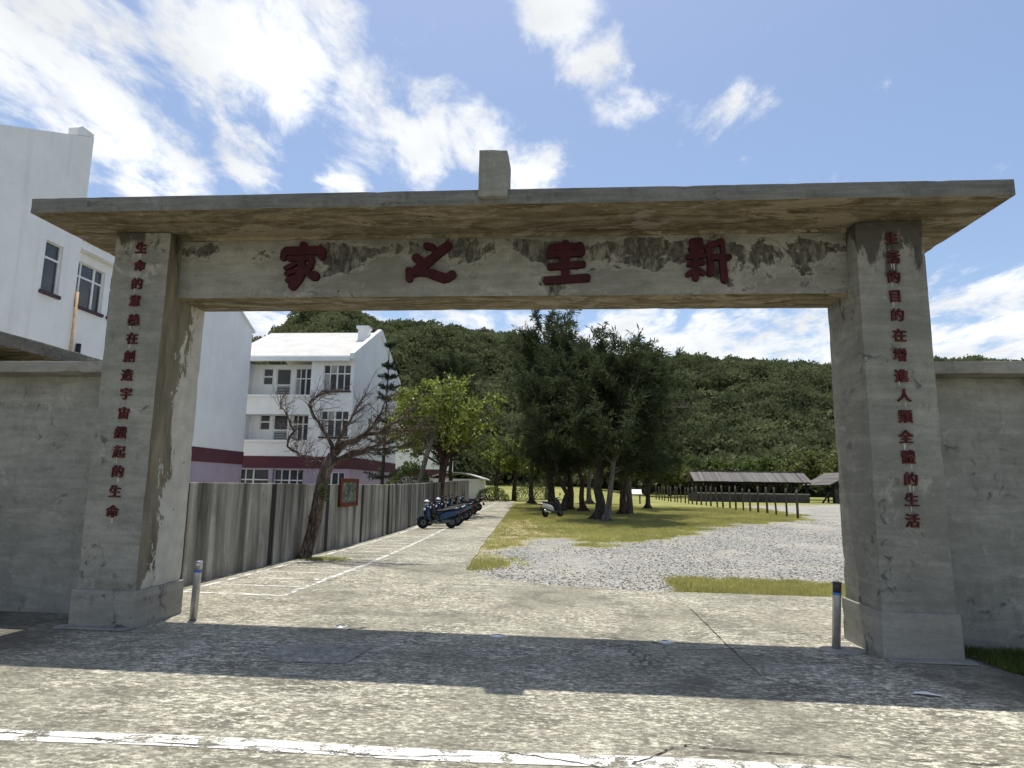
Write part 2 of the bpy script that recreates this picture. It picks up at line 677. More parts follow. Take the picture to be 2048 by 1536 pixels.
def pillar_mat():
    """right-hand faces of the left pillar show bare pale render under flaked brown paint"""
    t, c = concrete('pillar_concrete', GA, GB, streak=0.2)
    p = t.pos()
    nx = t.rng(t.normal_axis(0), 0.6, 0.8)
    left = t.rng(t.axis(0), -1.0, -1.2)
    m = t.mth('MULTIPLY', nx, left)
    n = t.noise(t.pos((1, 1.8, 0.9)), 2.0, 9, 0.72, 0.5)
    y = t.axis(1)
    z = t.axis(2)
    lean = t.mth('ADD', t.rng(y, 7.12, 7.75, -0.17, 0.22), t.rng(z, 0.8, 3.6, 0.10, -0.15))
    bare = t.rng(t.mth('ADD', n, lean), 0.50, 0.515, 0, 1, True)
    tan = t.mix(t.rng(t.noise(t.pos((3, 3, 0.5)), 2.2, 7, 0.65), 0.35, 0.7), (0.11, 0.095, 0.066), (0.27, 0.24, 0.175))
    pale = t.mix(t.rng(t.noise(p, 6, 6, 0.6), 0.35, 0.7), (0.42, 0.40, 0.345), (0.54, 0.515, 0.45))
    pits = t.rng(t.voro(p, 9, 'F1'), 0.10, 0.16, 1, 0)
    pits = t.mth('MULTIPLY', pits, t.rng(t.noise(p, 2.5, 3), 0.55, 0.6))
    pale = t.mix(pits, pale, (0.10, 0.09, 0.07))
    face = t.mix(bare, tan, pale)
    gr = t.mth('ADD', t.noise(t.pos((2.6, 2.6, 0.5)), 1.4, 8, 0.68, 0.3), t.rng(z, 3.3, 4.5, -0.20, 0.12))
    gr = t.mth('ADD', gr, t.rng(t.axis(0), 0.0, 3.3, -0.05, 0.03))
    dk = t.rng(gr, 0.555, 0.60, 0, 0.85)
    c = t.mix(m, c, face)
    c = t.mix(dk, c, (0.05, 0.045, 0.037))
    t.fin(c, 0.92, 0.15)


pillar_mat()


def fence_mat():
    t = NT('fence_concrete')
    p = t.pos((2.3, 2.3, 0.20))
    a = t.noise(p, 1.0, 7, 0.66, 0.3)
    b = t.noise(t.pos((9, 9, 0.45)), 1.0, 5, 0.62)
    blot = t.noise(t.pos((1, 1, 0.7)), 1.5, 6, 0.64)
    c = t.mix(t.rng(a, 0.37, 0.62), (0.055, 0.051, 0.043), (0.42, 0.40, 0.345))
    c = t.mix(t.rng(b, 0.50, 0.75, 0, 0.5), c, (0.09, 0.084, 0.072))
    c = t.mix(t.rng(blot, 0.47, 0.70, 0, 0.65), c, (0.12, 0.112, 0.095))
    c = t.mix(t.rng(t.noise(t.pos(), 30, 4, 0.7), 0.4, 0.7, 0, 0.35), c, (0.16, 0.15, 0.13))
    t.bump(t.mth('ADD', blot, t.mth('MULTIPLY', b, 0.3)), 0.15, 0.02)
    t.fin(c, 0.95, 0.1)


fence_mat()
plain('fence_joint', (0.035, 0.033, 0.03), 0.95, 0.1)
plain('red_letter', (0.042, 0.008, 0.011), 0.7, 0.2, var=0.4, scale=7)
plain('lime_run', (0.44, 0.43, 0.39), 0.95, 0.1, var=0.2, scale=12)
plain('red_letter_small', (0.075, 0.013, 0.014), 0.7, 0.2, var=0.55, scale=16)


def wallpaint(name, col, var=0.05):
    t = NT(name)
    p = t.pos()
    n = t.noise(p, 0.8, 5, 0.6)
    fine = t.noise(p, 9, 5, 0.7)
    run = t.noise(t.pos((2.2, 2.2, 0.12)), 1.0, 5, 0.65)
    c = t.mix(t.rng(n, 0.3, 0.7), tuple(x * (1 - var) for x in col), tuple(min(0.85, x * (1 + var)) for x in col))
    c = t.mix(t.rng(run, 0.56, 0.78, 0, 0.32), c, tuple(x * y for x, y in zip(col, (0.62, 0.60, 0.54))))
    c = t.mix(t.rng(t.noise(p, 2.6, 7, 0.7, 0.4), 0.58, 0.72, 0, 0.18), c, tuple(x * 0.6 for x in col))
    t.bump(fine, 0.35, 0.03)
    return t.fin(c, 0.8, 0.25)


wallpaint('white_paint', (0.80, 0.81, 0.815))
wallpaint('white_roof', (0.52, 0.51, 0.485), 0.12)
wallpaint('purple_band', (0.105, 0.036, 0.048), 0.12)
wallpaint('mauve_paint', (0.40, 0.335, 0.41), 0.07)
plain('white_frame', (0.75, 0.76, 0.76), 0.45, 0.4, var=0.05)
plain('louvre', (0.42, 0.43, 0.43), 0.6, 0.3)
plain('dark_sill', (0.06, 0.035, 0.042), 0.6, 0.3)
plain('rust_pipe', (0.50, 0.36, 0.20), 0.8, 0.2, var=0.35, scale=3)
plain('black_iron', (0.02, 0.02, 0.02), 0.6, 0.3)


def glass_mat(name, col):
    t = NT(name)
    n = t.noise(t.pos(), 0.6, 3)
    c = t.mix(t.rng(n, 0.35, 0.65), tuple(x * 0.55 for x in col), tuple(x * 1.4 for x in col))
    t.fin(c, 0.08, 0.5)


glass_mat('window_glass', (0.035, 0.042, 0.05))
plain('curtain', (0.36, 0.36, 0.34), 0.9, 0.1, var=0.25, scale=4)


# ground ---------------------------------------------------------------
def pavement_mat():
    t = NT('pavement_concrete')
    p = t.pos()
    big = t.noise(p, 0.35, 5, 0.6, 0.4)
    mid = t.noise(p, 1.7, 6, 0.70, 0.6)
    # broom and scuff marks lie in short strokes of changing direction
    sc1 = t.noise(t.pos((2.0, 6.0, 1), (0, 0, R(14))), 2.0, 6, 0.76, 1.3)
    sc2 = t.noise(t.pos((2.4, 5.2, 1), (0, 0, R(-14))), 3.4, 6, 0.78, 0.9)
    sc3 = t.noise(t.pos((0.8, 3.6, 1), (0, 0, R(-4))), 1.7, 6, 0.72, 0.8)
    grit = t.noise(p, 120, 3, 0.75)
    spk = t.noise(t.pos((0.8, 1.3, 1)), 24, 4, 0.72, 0.4)
    c = t.mix(t.rng(big, 0.34, 0.66), (0.190, 0.181, 0.138), (0.275, 0.262, 0.200))
    c = t.mix(t.rng(mid, 0.42, 0.66, 0, 0.7), c, (0.36, 0.342, 0.265))
    c = t.mix(t.rng(mid, 0.49, 0.34, 0, 0.85), c, (0.112, 0.103, 0.082))
    wear = t.rng(t.noise(p, 0.55, 5, 0.62, 0.4), 0.38, 0.60, 0.12, 1.0)
    pale = (0.78, 0.74, 0.585)
    c = t.mix(t.mth('MULTIPLY', t.rng(sc1, 0.53, 0.60, 0, 0.95), wear), c, pale)
    c = t.mix(t.mth('MULTIPLY', t.rng(sc2, 0.54, 0.61, 0, 0.85), wear), c, pale)
    c = t.mix(t.mth('MULTIPLY', t.rng(sc3, 0.55, 0.63, 0, 0.65), wear), c, (0.56, 0.53, 0.44))
    c = t.mix(t.rng(grit, 0.40, 0.60, 0, 0.55), c, (0.10, 0.094, 0.078))
    c = t.mix(t.rng(spk, 0.50, 0.62, 0, 0.75), c, (0.112, 0.107, 0.083))
    c = t.mix(t.mth('MULTIPLY', t.rng(spk, 0.46, 0.36, 0, 0.9), wear), c, pale)
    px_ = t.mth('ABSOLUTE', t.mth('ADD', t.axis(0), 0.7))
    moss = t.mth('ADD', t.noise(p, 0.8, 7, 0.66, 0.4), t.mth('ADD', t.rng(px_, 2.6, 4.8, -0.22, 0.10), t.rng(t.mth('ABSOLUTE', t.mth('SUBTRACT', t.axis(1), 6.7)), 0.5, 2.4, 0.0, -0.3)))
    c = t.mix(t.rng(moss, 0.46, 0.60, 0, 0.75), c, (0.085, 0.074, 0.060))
    cr = t.noise(p, 0.28, 7, 0.58, 0.6)
    line = t.rng(t.mth('ABSOLUTE', t.mth('SUBTRACT', cr, 0.5)), 0.0006, 0.0020, 1, 0)
    c = t.mix(t.mth('MULTIPLY', line, t.rng(t.noise(p, 0.4, 2), 0.48, 0.56, 0, 0.8)), c, (0.07, 0.065, 0.055))
    t.bump(t.mth('ADD', t.mth('MULTIPLY', grit, 0.6), t.mth('ADD', sc1, t.mth('MULTIPLY', mid, 0.6))), 0.35, 0.012)
    t.fin(c, 0.93, 0.15)


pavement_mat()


def ground_mat():
    t = NT('ground_soil')
    p = t.pos()
    gravel = t.attr('gravel')
    dirt = t.attr('dirt')
    n = t.noise(p, 2.0, 6, 0.65)
    f = t.noise(p, 30, 4, 0.7)
    pale = t.noise(t.pos(), 0.35, 5, 0.6)
    grass = t.mix(t.rng(n, 0.35, 0.68), (0.14, 0.165, 0.04), (0.30, 0.30, 0.085))
    grass = t.mix(t.rng(pale, 0.42, 0.66, 0, 0.75), grass, (0.40, 0.35, 0.16))
    grass = t.mix(t.rng(f, 0.35, 0.65, 0, 0.45), grass, (0.09, 0.10, 0.028))
    st = t.voro(p, 17, 'F1', 'Color')
    bw = t.n('ShaderNodeRGBToBW')
    t.l(st, bw.inputs[0])
    edge = t.voro(p, 17, 'DISTANCE_TO_EDGE')
    grav = t.mix(bw.outputs[0], (0.21, 0.205, 0.185), (0.50, 0.487, 0.44))
    grav = t.mix(t.rng(edge, 0.0, 0.12, 0.75, 0), grav, (0.085, 0.08, 0.07))
    grav = t.mix(t.rng(t.noise(p, 0.7, 5, 0.65), 0.45, 0.7, 0, 0.5), grav, (0.52, 0.48, 0.38))
    soil = t.mix(t.rng(n, 0.35, 0.65), (0.26, 0.20, 0.12), (0.44, 0.37, 0.24))
    c = t.mix(dirt, grass, soil)
    brk = t.noise(p, 3.5, 6, 0.7)
    gm = t.rng(t.mth('ADD', gravel, t.mth('MULTIPLY', t.mth('SUBTRACT', brk, 0.5), 1.5)), 0.40, 0.60, 0, 1, True)
    c = t.mix(gm, c, grav)
    h = t.mth('ADD', t.mth('MULTIPLY', gm, t.rng(edge, 0, 0.3)), t.mth('MULTIPLY', f, 0.6))
    t.bump(h, 0.6, 0.03)
    t.fin(c, 0.95, 0.1)


ground_mat()


def paint_mat(name, thr):
    t = NT(name)
    p = t.pos()
    w = t.noise(t.pos((1.2, 1.2, 1)), 4.5, 9, 0.75, 0.6)
    g = t.noise(p, 70, 3, 0.7)
    v = t.mth('ADD', w, t.mth('MULTIPLY', t.mth('SUBTRACT', g, 0.5), 0.45))
    c = t.mix(t.rng(t.noise(p, 9, 4), 0.3, 0.7), (0.58, 0.57, 0.52), (0.76, 0.75, 0.70))
    tr = t.n('ShaderNodeBsdfTransparent')
    mx = t.n('ShaderNodeMixShader')
    t.fin(c, 0.85, 0.2)
    t.put(mx.inputs[0], t.rng(v, thr - 0.03, thr + 0.03, 0, 1, True))
    t.l(tr.outputs[0], mx.inputs[1])
    t.l(t.p.outputs[0], mx.inputs[2])
    t.l(mx.outputs[0], t.out.inputs[0])


paint_mat('road_paint', 0.468)
paint_mat('worn_paint', 0.49)
plain('crack_dark', (0.035, 0.032, 0.028), 0.95, 0.05)
t, c = concrete('patch_concrete', (0.22, 0.212, 0.18), (0.31, 0.297, 0.252), streak=0.0)
sp_ = t.noise(t.pos((0.8, 1.3, 1)), 24, 4, 0.72, 0.4)
c = t.mix(t.rng(sp_, 0.50, 0.64, 0, 0.55), c, (0.11, 0.104, 0.088))
c = t.mix(t.rng(sp_, 0.46, 0.36, 0, 0.7), c, (0.58, 0.55, 0.47))
t.fin(c, 0.92, 0.15)
plain('paper', (0.75, 0.75, 0.72), 0.8, 0.2, var=0.05)
plain('stone_grey', (0.38, 0.37, 0.34), 0.9, 0.15, var=0.45, scale=5)


# vegetation -----------------------------------------------------------
def leaf_mat(name, lo, hi, trans=0.35, rough=0.55, patch=0.6, spec=0.3, wt=(0.55, 0.5, 0.15)):
    t = NT(name)
    v = t.attr('var')
    oi = t.n('ShaderNodeObjectInfo')
    n = t.rng(t.noise(t.pos(), patch, 4, 0.6), 0.28, 0.72)
    f = t.mth('ADD', t.mth('MULTIPLY', v, wt[0]), t.mth('ADD', t.mth('MULTIPLY', n, wt[1]), t.mth('MULTIPLY', oi.outputs['Random'], wt[2])))
    c = t.mix(t.rng(f, 0.25, 0.95), lo, hi)
    t.fin(c, rough, spec)
    tl = t.n('ShaderNodeBsdfTranslucent')
    t.put(tl.inputs[0], t.mix(0.5, c, tuple(min(1, x * 1.6) for x in hi)))
    mx = t.n('ShaderNodeMixShader')
    mx.inputs[0].default_value = trans
    t.l(t.p.outputs[0], mx.inputs[1])
    t.l(tl.outputs[0], mx.inputs[2])
    t.l(mx.outputs[0], t.out.inputs[0])


leaf_mat('needle_leaf', (0.018, 0.028, 0.014), (0.085, 0.105, 0.048), 0.25, 0.85, 0.9, 0.06)
leaf_mat('almond_leaf', (0.035, 0.06, 0.013), (0.21, 0.25, 0.048), 0.45, 0.45)
leaf_mat('shrub_leaf', (0.03, 0.05, 0.012), (0.12, 0.155, 0.035), 0.3)
leaf_mat('hill_leaf', (0.018, 0.027, 0.014), (0.150, 0.170, 0.080), 0.25, 0.9, 0.035, 0.05, (0.14, 0.50, 0.65))
leaf_mat('pale_tree_leaf', (0.055, 0.075, 0.018), (0.165, 0.180, 0.055), 0.35, 0.6, 0.3)
leaf_mat('pine_leaf', (0.012, 0.026, 0.013), (0.04, 0.065, 0.03), 0.15, 0.6)
leaf_mat('grass_blade', (0.15, 0.175, 0.045), (0.52, 0.48, 0.19), 0.4, 0.7, 0.35, 0.1)
leaf_mat('weed_blade', (0.03, 0.06, 0.012), (0.12, 0.155, 0.03), 0.3, 0.6, 1.5)


def bark(name, a, b, sc=6):
    t = NT(name)
    n = t.noise(t.pos((1, 1, 0.3)), sc, 7, 0.7, 0.5)
    v = t.voro(t.pos((1, 1, 0.35)), sc * 2.2, 'DISTANCE_TO_EDGE')
    c = t.mix(t.rng(n, 0.35, 0.65), a, b)
    c = t.mix(t.rng(v, 0.0, 0.08, 0.6, 0), c, tuple(x * 0.4 for x in a))
    t.bump(t.mth('ADD', n, t.rng(v, 0, 0.15)), 0.8, 0.05)
    t.fin(c, 0.95, 0.1)


bark('bark_dark', (0.045, 0.036, 0.028), (0.12, 0.10, 0.08))
bark('bark_red', (0.052, 0.028, 0.022), (0.15, 0.115, 0.095))
bark('bark_brown', (0.085, 0.06, 0.046), (0.23, 0.185, 0.15))
bark('bark_grey', (0.12, 0.105, 0.085), (0.25, 0.225, 0.19))
plain('hill_soil', (0.028, 0.036, 0.016), 0.95, 0.05, var=0.4, scale=0.2)

# objects --------------------------------------------------------------
plain('steel', (0.50, 0.49, 0.46), 0.42, 0.5, 0.65, var=0.2, scale=12)
plain('steel_dark', (0.045, 0.045, 0.045), 0.4, 0.4, 0.2)
plain('blue_band', (0.045, 0.19, 0.52), 0.45, 0.4, var=0.08)
plain('rust_frame', (0.11, 0.032, 0.013), 0.85, 0.15, var=0.45, scale=20)
plain('rust_run', (0.33, 0.25, 0.13), 0.95, 0.1, var=0.3, scale=8)
plain('tyre', (0.012, 0.012, 0.012), 0.8, 0.2)
plain('seat_black', (0.018, 0.017, 0.017), 0.6, 0.3)
plain('rim_metal', (0.10, 0.10, 0.10), 0.35, 0.5, 0.6)
plain('chrome', (0.62, 0.62, 0.62), 0.15, 0.5, 1.0, var=0.03)
plain('lamp_lens', (0.60, 0.63, 0.66), 0.1, 0.6, var=0.03)
plain('tail_red', (0.30, 0.01, 0.01), 0.2, 0.5)
plain('scooter_blue', (0.008, 0.035, 0.075), 0.25, 0.5, 0.1, var=0.06)
plain('scooter_navy', (0.012, 0.03, 0.07), 0.25, 0.5, 0.1, var=0.06)
plain('scooter_black', (0.014, 0.014, 0.016), 0.28, 0.5, var=0.06)
plain('scooter_white', (0.62, 0.63, 0.65), 0.28, 0.5, var=0.04)
plain('scooter_teal', (0.03, 0.10, 0.13), 0.25, 0.5, 0.1, var=0.06)
plain('helmet_pale', (0.55, 0.60, 0.66), 0.25, 0.5, var=0.05)
bark('old_timber', (0.075, 0.062, 0.048), (0.20, 0.175, 0.145), 7)
plain('dark_timber', (0.020, 0.018, 0.016), 0.85, 0.15, var=0.3)
plain('hut_wall', (0.075, 0.07, 0.062), 0.95, 0.1, var=0.35, scale=1.5)
plain('hut_kerb', (0.30, 0.28, 0.23), 0.95, 0.1, var=0.2, scale=1.5)
plain('sign_white', (0.62, 0.63, 0.62), 0.5, 0.3, var=0.04)


def roofing():
    t = NT('hut_roofing')
    st = t.noise(t.pos((3.2, 0.05, 0.05)), 1.0, 3, 0.7)
    n = t.noise(t.pos(), 3, 5, 0.65)
    c = t.mix(t.rng(st, 0.35, 0.65), (0.095, 0.085, 0.080), (0.20, 0.19, 0.18))
    c = t.mix(t.rng(n, 0.45, 0.75, 0, 0.5), c, (0.07, 0.065, 0.06))
    t.bump(n, 0.3, 0.03)
    t.fin(c, 0.9, 0.15)


roofing()


def poster_mat():
    t = NT('poster_print')
    p = t.pos((1, 1, 1))
    n = t.noise(p, 3.2, 4, 0.6, 0.8)
    c = t.mix(t.rng(n, 0.40, 0.46), (0.025, 0.05, 0.02), (0.11, 0.12, 0.10))
    c = t.mix(t.rng(t.noise(p, 4.5, 4, 0.6, 0.3), 0.56, 0.60), c, (0.035, 0.04, 0.042))
    c = t.mix(t.rng(t.noise(p, 7, 2, 0.5), 0.66, 0.68), c, (0.55, 0.55, 0.50))
    t.fin(c, 0.6, 0.3)


poster_mat()


# ================================================================ the setting
def inpoly(x, y, poly):
    x = np.asarray(x, float)
    y = np.asarray(y, float)
    c = np.zeros(x.shape, bool)
    n = len(poly)
    for i in range(n):
        x0, y0 = poly[i]
        x1, y1 = poly[(i + 1) % n]
        if y0 == y1:
            continue
        k = (y0 > y) != (y1 > y)
        xi = (x1 - x0) * (y - y0) / (y1 - y0) + x0
        c ^= k & (x < xi)
    return c


def polydist(x, y, poly):
    """signed distance, positive inside"""
    d = np.full(np.shape(x), 1e9)
    n = len(poly)
    for i in range(n):
        ax, ay = poly[i]
        bx, by = poly[(i + 1) % n]
        dx, dy = bx - ax, by - ay
        L2 = dx * dx + dy * dy + 1e-12
        tt = np.clip(((x - ax) * dx + (y - ay) * dy) / L2, 0, 1)
        d = np.minimum(d, np.hypot(x - ax - tt * dx, y - ay - tt * dy))
    return np.where(inpoly(x, y, poly), d, -d)


GRAVEL = [(-1.6, 12.2), (-1.5, 15.5), (-1.75, 18), (-1.4, 21.5), (-0.35, 21.2), (0.1, 19.4), (0.9, 18.6), (2.8, 21.3), (5.2, 25.5),
          (7.8, 29.8), (12.4, 34.6), (13.6, 36.5), (13.8, 45), (14.5, 55), (26, 66), (60, 66), (60, 9), (1.0, 9), (-1.0, 11)]
GRASS_STRIP = [(1.0, 10.6), (1.5, 11.25), (1.75, 11.8), (2.3, 12.2), (3.2, 12.75), (5.2, 12.9), (9, 13.1), (9, 10.6)]
DIRT = [(-2.6, 15), (-2.9, 30), (-1.6, 31), (-0.4, 26), (0.6, 22.5), (-0.6, 20.5), (-1.5, 15)]
PATH_EDGE = [(11.0, 9.0), (11.02, 1.34), (11.23, 0.06), (11.74, -1.07), (13.0, -1.85), (19.2, -2.2), (28.0, -2.6), (46.5, -3.4), (58, -4.1)]
FENCE = [(9.0, -5.78), (12.8, -5.66), (15.7, -5.6), (18.4, -5.58), (21.3, -5.6), (24.4, -5.66), (27.5, -5.78), (31.2, -5.98),
         (35, -6.2), (39, -6.42), (43, -6.62), (47, -6.82), (51, -7.0)]


def xfence(y):
    return float(np.interp(y, [p[0] for p in FENCE], [p[1] for p in FENCE]))


def xline(y):
    return float(np.interp(y, [9.4, 13.4, 23, 44, 58], [-3.96, -3.90, -4.2, -4.75, -5.3]))


def xpath(y):
    return float(np.interp(y, [p[0] for p in PATH_EDGE[4:]], [p[1] for p in PATH_EDGE[4:]]))


def grid(xs, ys, zf):
    X, Y = np.meshgrid(xs, ys)
    Z = zf(X, Y)
    V = np.stack([X, Y, Z], -1).reshape(-1, 3)
    nx, ny = len(xs), len(ys)
    i = np.arange(nx * ny).reshape(ny, nx)
    F = np.stack([i[:-1, :-1], i[:-1, 1:], i[1:, 1:], i[1:, :-1]], -1).reshape(-1, 4)
    return V, F


def np_mesh(name, V, F, mat, smooth=True):
    me = bpy.data.meshes.new(name)
    me.from_pydata(V.tolist(), [], F.tolist())
    me.polygons.foreach_set('use_smooth', [smooth] * len(me.polygons))
    me.materials.append(M[mat])
    me.update()
    o = bpy.data.objects.new(name, me)
    COL.objects.link(o)
    return o


# ground sheet, reaching far past the hill
xs = np.unique(np.concatenate([np.linspace(-900, -60, 15), np.linspace(-60, -14, 24), np.linspace(-14, 24, 153), np.linspace(24, 90, 34), np.linspace(90, 900, 14)]))
ys = np.unique(np.concatenate([np.linspace(-300, -12, 10), np.linspace(-12, 9, 22), np.linspace(9, 50, 165), np.linspace(50, 130, 60), np.linspace(130, 900, 16)]))
V, F = grid(xs, ys, lambda x, y: gz(x, y) - 0.025)
ground = np_mesh('ground', V, F, 'ground_soil')
tag(ground, kind='structure')
nz = (fbm(V[:, 0] * 0.9, V[:, 1] * 0.9, 3) - 0.5)
dg = polydist(V[:, 0], V[:, 1], GRAVEL)
dst = polydist(V[:, 0], V[:, 1], GRASS_STRIP)
grav = np.clip(0.5 + (dg + nz * 2.8) * 0.5, 0, 1) * (1 - np.clip(0.5 + (dst + nz * 2.4) * 1.6, 0, 1))
tuft_d = np.hypot((V[:, 0] + 1.65) / 0.5, (V[:, 1] - 14.0) / 1.1)
grav *= np.clip((tuft_d - 0.7) / 0.4, 0, 1)
dirt = np.clip(0.4 + (polydist(V[:, 0], V[:, 1], DIRT) + nz * 2.0) * 0.5, 0, 1) * 0.8
for nm, arr in (('gravel', grav), ('dirt', dirt)):
    at = ground.data.attributes.new(nm, 'FLOAT', 'POINT')
    at.data.foreach_set('value', arr.astype(np.float32))

# unseen paving added behind the fence to bounce light onto the buildings
ym = MB()
yr = np.linspace(11.05, 60.0, 30)
yv, yf = [], []
for q in yr:
    xr_ = float(np.interp(q, [11, 30, 60], [-6.3, -6.7, -8.2]))
    for x_ in (-34.0, -14.0, xr_):
        yv.append((x_, float(q), gzf(x_, q) - 0.010))
for i in range(len(yr) - 1):
    for k in range(2):
        yf.append((i * 3 + k, i * 3 + k + 1, i * 3 + k + 4, i * 3 + k + 3))
ym.add(yv, yf)
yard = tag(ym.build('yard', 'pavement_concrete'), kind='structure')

# concrete pavement: apron outside, yard strip and parking path inside
pm = MB()
ys_p = np.unique(np.concatenate([np.linspace(-30, 0, 7), np.linspace(0, 11.0, 23)]))
rows = [(y, -40.0, 40.0) for y in ys_p]
rows2 = []
for y in np.concatenate([np.linspace(11.02, 13.0, 12), np.linspace(13.4, 57, 90)]):
    if y <= 13.0:
        xr = float(np.interp(y, [11.0, 11.02, 11.23, 11.74, 13.0], [9.0, 1.34, 0.06, -1.07, -1.85]))
    else:
        xr = xpath(y) + 0.10 * (float(fbm(y * 0.8, 3.3, 5)) - 0.5)
    rows2.append((float(y), -40.0 if y < 9 else xfence(min(y, 51)) - (0.6 if y < 51 else 0.0), xr))


def strip(mb, rows, nseg):
    V, Fc = [], []
    for (y, a, b) in rows:
        for k in range(nseg + 1):
            x = a + (b - a) * k / nseg
            V.append((x, y, gzf(x, y)))
    for i in range(len(rows) - 1):
        for k in range(nseg):
            p = i * (nseg + 1) + k
            Fc.append((p, p + 1, p + nseg + 2, p + nseg + 1))
    n = nseg + 1
    # skirt along the right-hand edge and both ends
    edge = [i * n + nseg for i in range(len(rows))]
    o = len(V)
    for e in edge:
        x, y, z = V[e]
        V.append((x + 0.004, y, z - 0.08))
    for i in range(len(edge) - 1):
        Fc.append((edge[i], o + i, o + i + 1, edge[i + 1]))
    o = len(V)
    last = [(len(rows) - 1) * n + k for k in range(n)]
    for e in last:
        x, y, z = V[e]
        V.append((x, y + 0.004, z - 0.08))
    for k in range(nseg):
        Fc.append((last[k], last[k + 1], o + k + 1, o + k))
    mb.add(V, Fc, 0)


strip(pm, rows, 40)
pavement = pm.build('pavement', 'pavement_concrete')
tag(pavement, kind='structure')
pm = MB()
strip(pm, rows2, 6)
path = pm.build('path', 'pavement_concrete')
tag(path, kind='structure')


def ribbon(pts, w, z=0.004):
    """flat strip along pts lying on the ground"""
    mb = MB()
    V, Fc = [], []
    for i, (x, y) in enumerate(pts):
        a = Vector(pts[max(i - 1, 0)])
        b = Vector(pts[min(i + 1, len(pts) - 1)])
        d = (b - a).normalized()
        ww = (w[i] if hasattr(w, '__len__') else w) * 0.5
        nx, ny = -d.y * ww, d.x * ww
        for s in (-1, 1):
            V.append((x + s * nx, y + s * ny, gzf(x, y) + z))
    for i in range(len(pts) - 1):
        Fc.append((2 * i, 2 * i + 2, 2 * i + 3, 2 * i + 1))
    mb.add(V, Fc)
    return mb


# road edge line in front of the gate
ribbon([(x, 4.21 + 0.018 * x + 0.02 * math.sin(x * 2.1)) for x in np.linspace(-30, 30, 121)], 0.17).build('edge_line', 'road_paint', pavement)
# parking lines
ribbon([(xline(y), y) for y in np.linspace(9.4, 56, 60)], 0.10, 0.005).build('parking_line', 'worn_paint', path)
ribbon([(xfence(y) + 0.30, y) for y in np.linspace(9.2, 50, 50)], 0.09, 0.005).build('parking_line', 'worn_paint', path)
ribbon([(-5.45, 9.42), (-3.92, 9.38)], 0.10, 0.006).build('parking_line', 'worn_paint', pavement)
y = 10.2
while y < 46:
    ribbon([(xfence(y) + 0.36, y), (0.5 * (xfence(y) + xline(y)), y), (xline(y) - 0.07, y)], 0.075, 0.006).build('parking_line', 'worn_paint', path if y > 11 else pavement)
    y += 0.80
# cracks and joints
rc = random.Random(4)


def crack(pts, w, sub=8, j=0.02):
    out, ws = [], []
    for i in range(len(pts) - 1):
        for k in range(sub):
            f = k / sub
            out.append((pts[i][0] * (1 - f) + pts[i + 1][0] * f + rc.uniform(-j, j), pts[i][1] * (1 - f) + pts[i + 1][1] * f + rc.uniform(-j, j)))
            ws.append(w * rc.uniform(0.3, 1.4))
    out.append(pts[-1])
    ws.append(w * 0.2)
    ribbon(out, ws, 0.007).build('crack', 'crack_dark', pavement)


crack([(1.764, 9.5), (1.735, 7.35), (1.754, 6.13)], 0.010, 10, 0.006)
crack([(0.42, 4.19), (0.64, 4.40), (0.70, 4.49), (0.80, 4.53), (0.99, 4.49), (1.35, 4.46), (1.92, 4.47), (2.8, 4.47)], 0.012, 6, 0.012)
crack([(-3.55, 4.16), (-2.6, 4.12), (-1.8, 4.16), (-1.1, 4.11), (-0.5, 4.2)], 0.008, 8, 0.012)
crack([(-0.4, 4.28), (0.1, 4.17), (0.5, 4.02)], 0.008, 8, 0.012)
crack([(-2.35, 7.42), (-2.17, 7.56)], 0.03, 4, 0.002)
crack([(1.25, 7.1), (1.9, 7.25), (2.5, 6.95), (2.9, 6.7)], 0.009, 8, 0.02)
crack([(-2.6, 6.85), (-2.3, 6.9), (-1.8, 6.72)], 0.007, 8, 0.015)
pp = MB()
patch_poly = [(-2.83, 6.5), (-2.70, 6.12), (-2.5, 6.02), (-1.93, 6.06), (-1.86, 6.68), (-2.2, 6.74), (-2.53, 6.79)]
pp.add([(x, y, gzf(x, y) + 0.005) for x, y in patch_poly], [tuple(range(len(patch_poly)))])
pp.build('repair_patch', 'patch_concrete', pavement)
# mortar skirts at the foot of the plinths
for (x0, x1) in ((-5.42, -4.60), (3.18, 3.98)):
    mk = MB()
    mk.prism([(x0, 6.93), (x1, 6.90), (x1 + 0.02, 7.08), (x0, 7.08)], 'z', 0.0, 0.018)
    mk.build('mortar_skirt', 'coping_concrete', pavement, 0.006, loc=(0, 0, gzf(x0, 7)))

# grass verge outside, at the foot of the right-hand wall
vg = MB()
vp = [(4.02, 7.46), (4.10, 7.26), (4.16, 6.75), (4.30, 6.35), (4.7, 5.9), (6.0, 5.6), (12, 5.5), (12, 7.5)]
vg.add([(x, y, gzf(x, y) + 0.012) for x, y in vp], [tuple(range(len(vp)))])
verge = tag(vg.build('verge', 'ground_soil'), kind='structure')


# ================================================================ the gate
D, H, T = 7.07, 4.535, 0.18
XL0, XL1, XR0, XR1, DEP = -5.315, -4.627, 3.192, 3.907, 0.87
HP, RC, HL = 0.427, 0.241, 3.785
SF, SBK, SL, SR = D - 0.583, 8.36, -5.925, 4.498
gate = empty('entrance_gate', (0, D + 0.4, 0), label='grey concrete entrance gate with flat roof slab and red characters', cat='gate')
gate.matrix_parent_inverse = Matrix()
GOFF = Vector((0, -(D + 0.4), 0))


def gpart(mb, name, mats, parent=gate, bevel=0.0):
    """gate meshes are written in world coordinates and hung on the Empty"""
    if parent is gate:
        o = mb.build(name, mats, gate, bevel)
        o.location = GOFF
    else:
        o = mb.build(name, mats, parent, bevel)
    return o


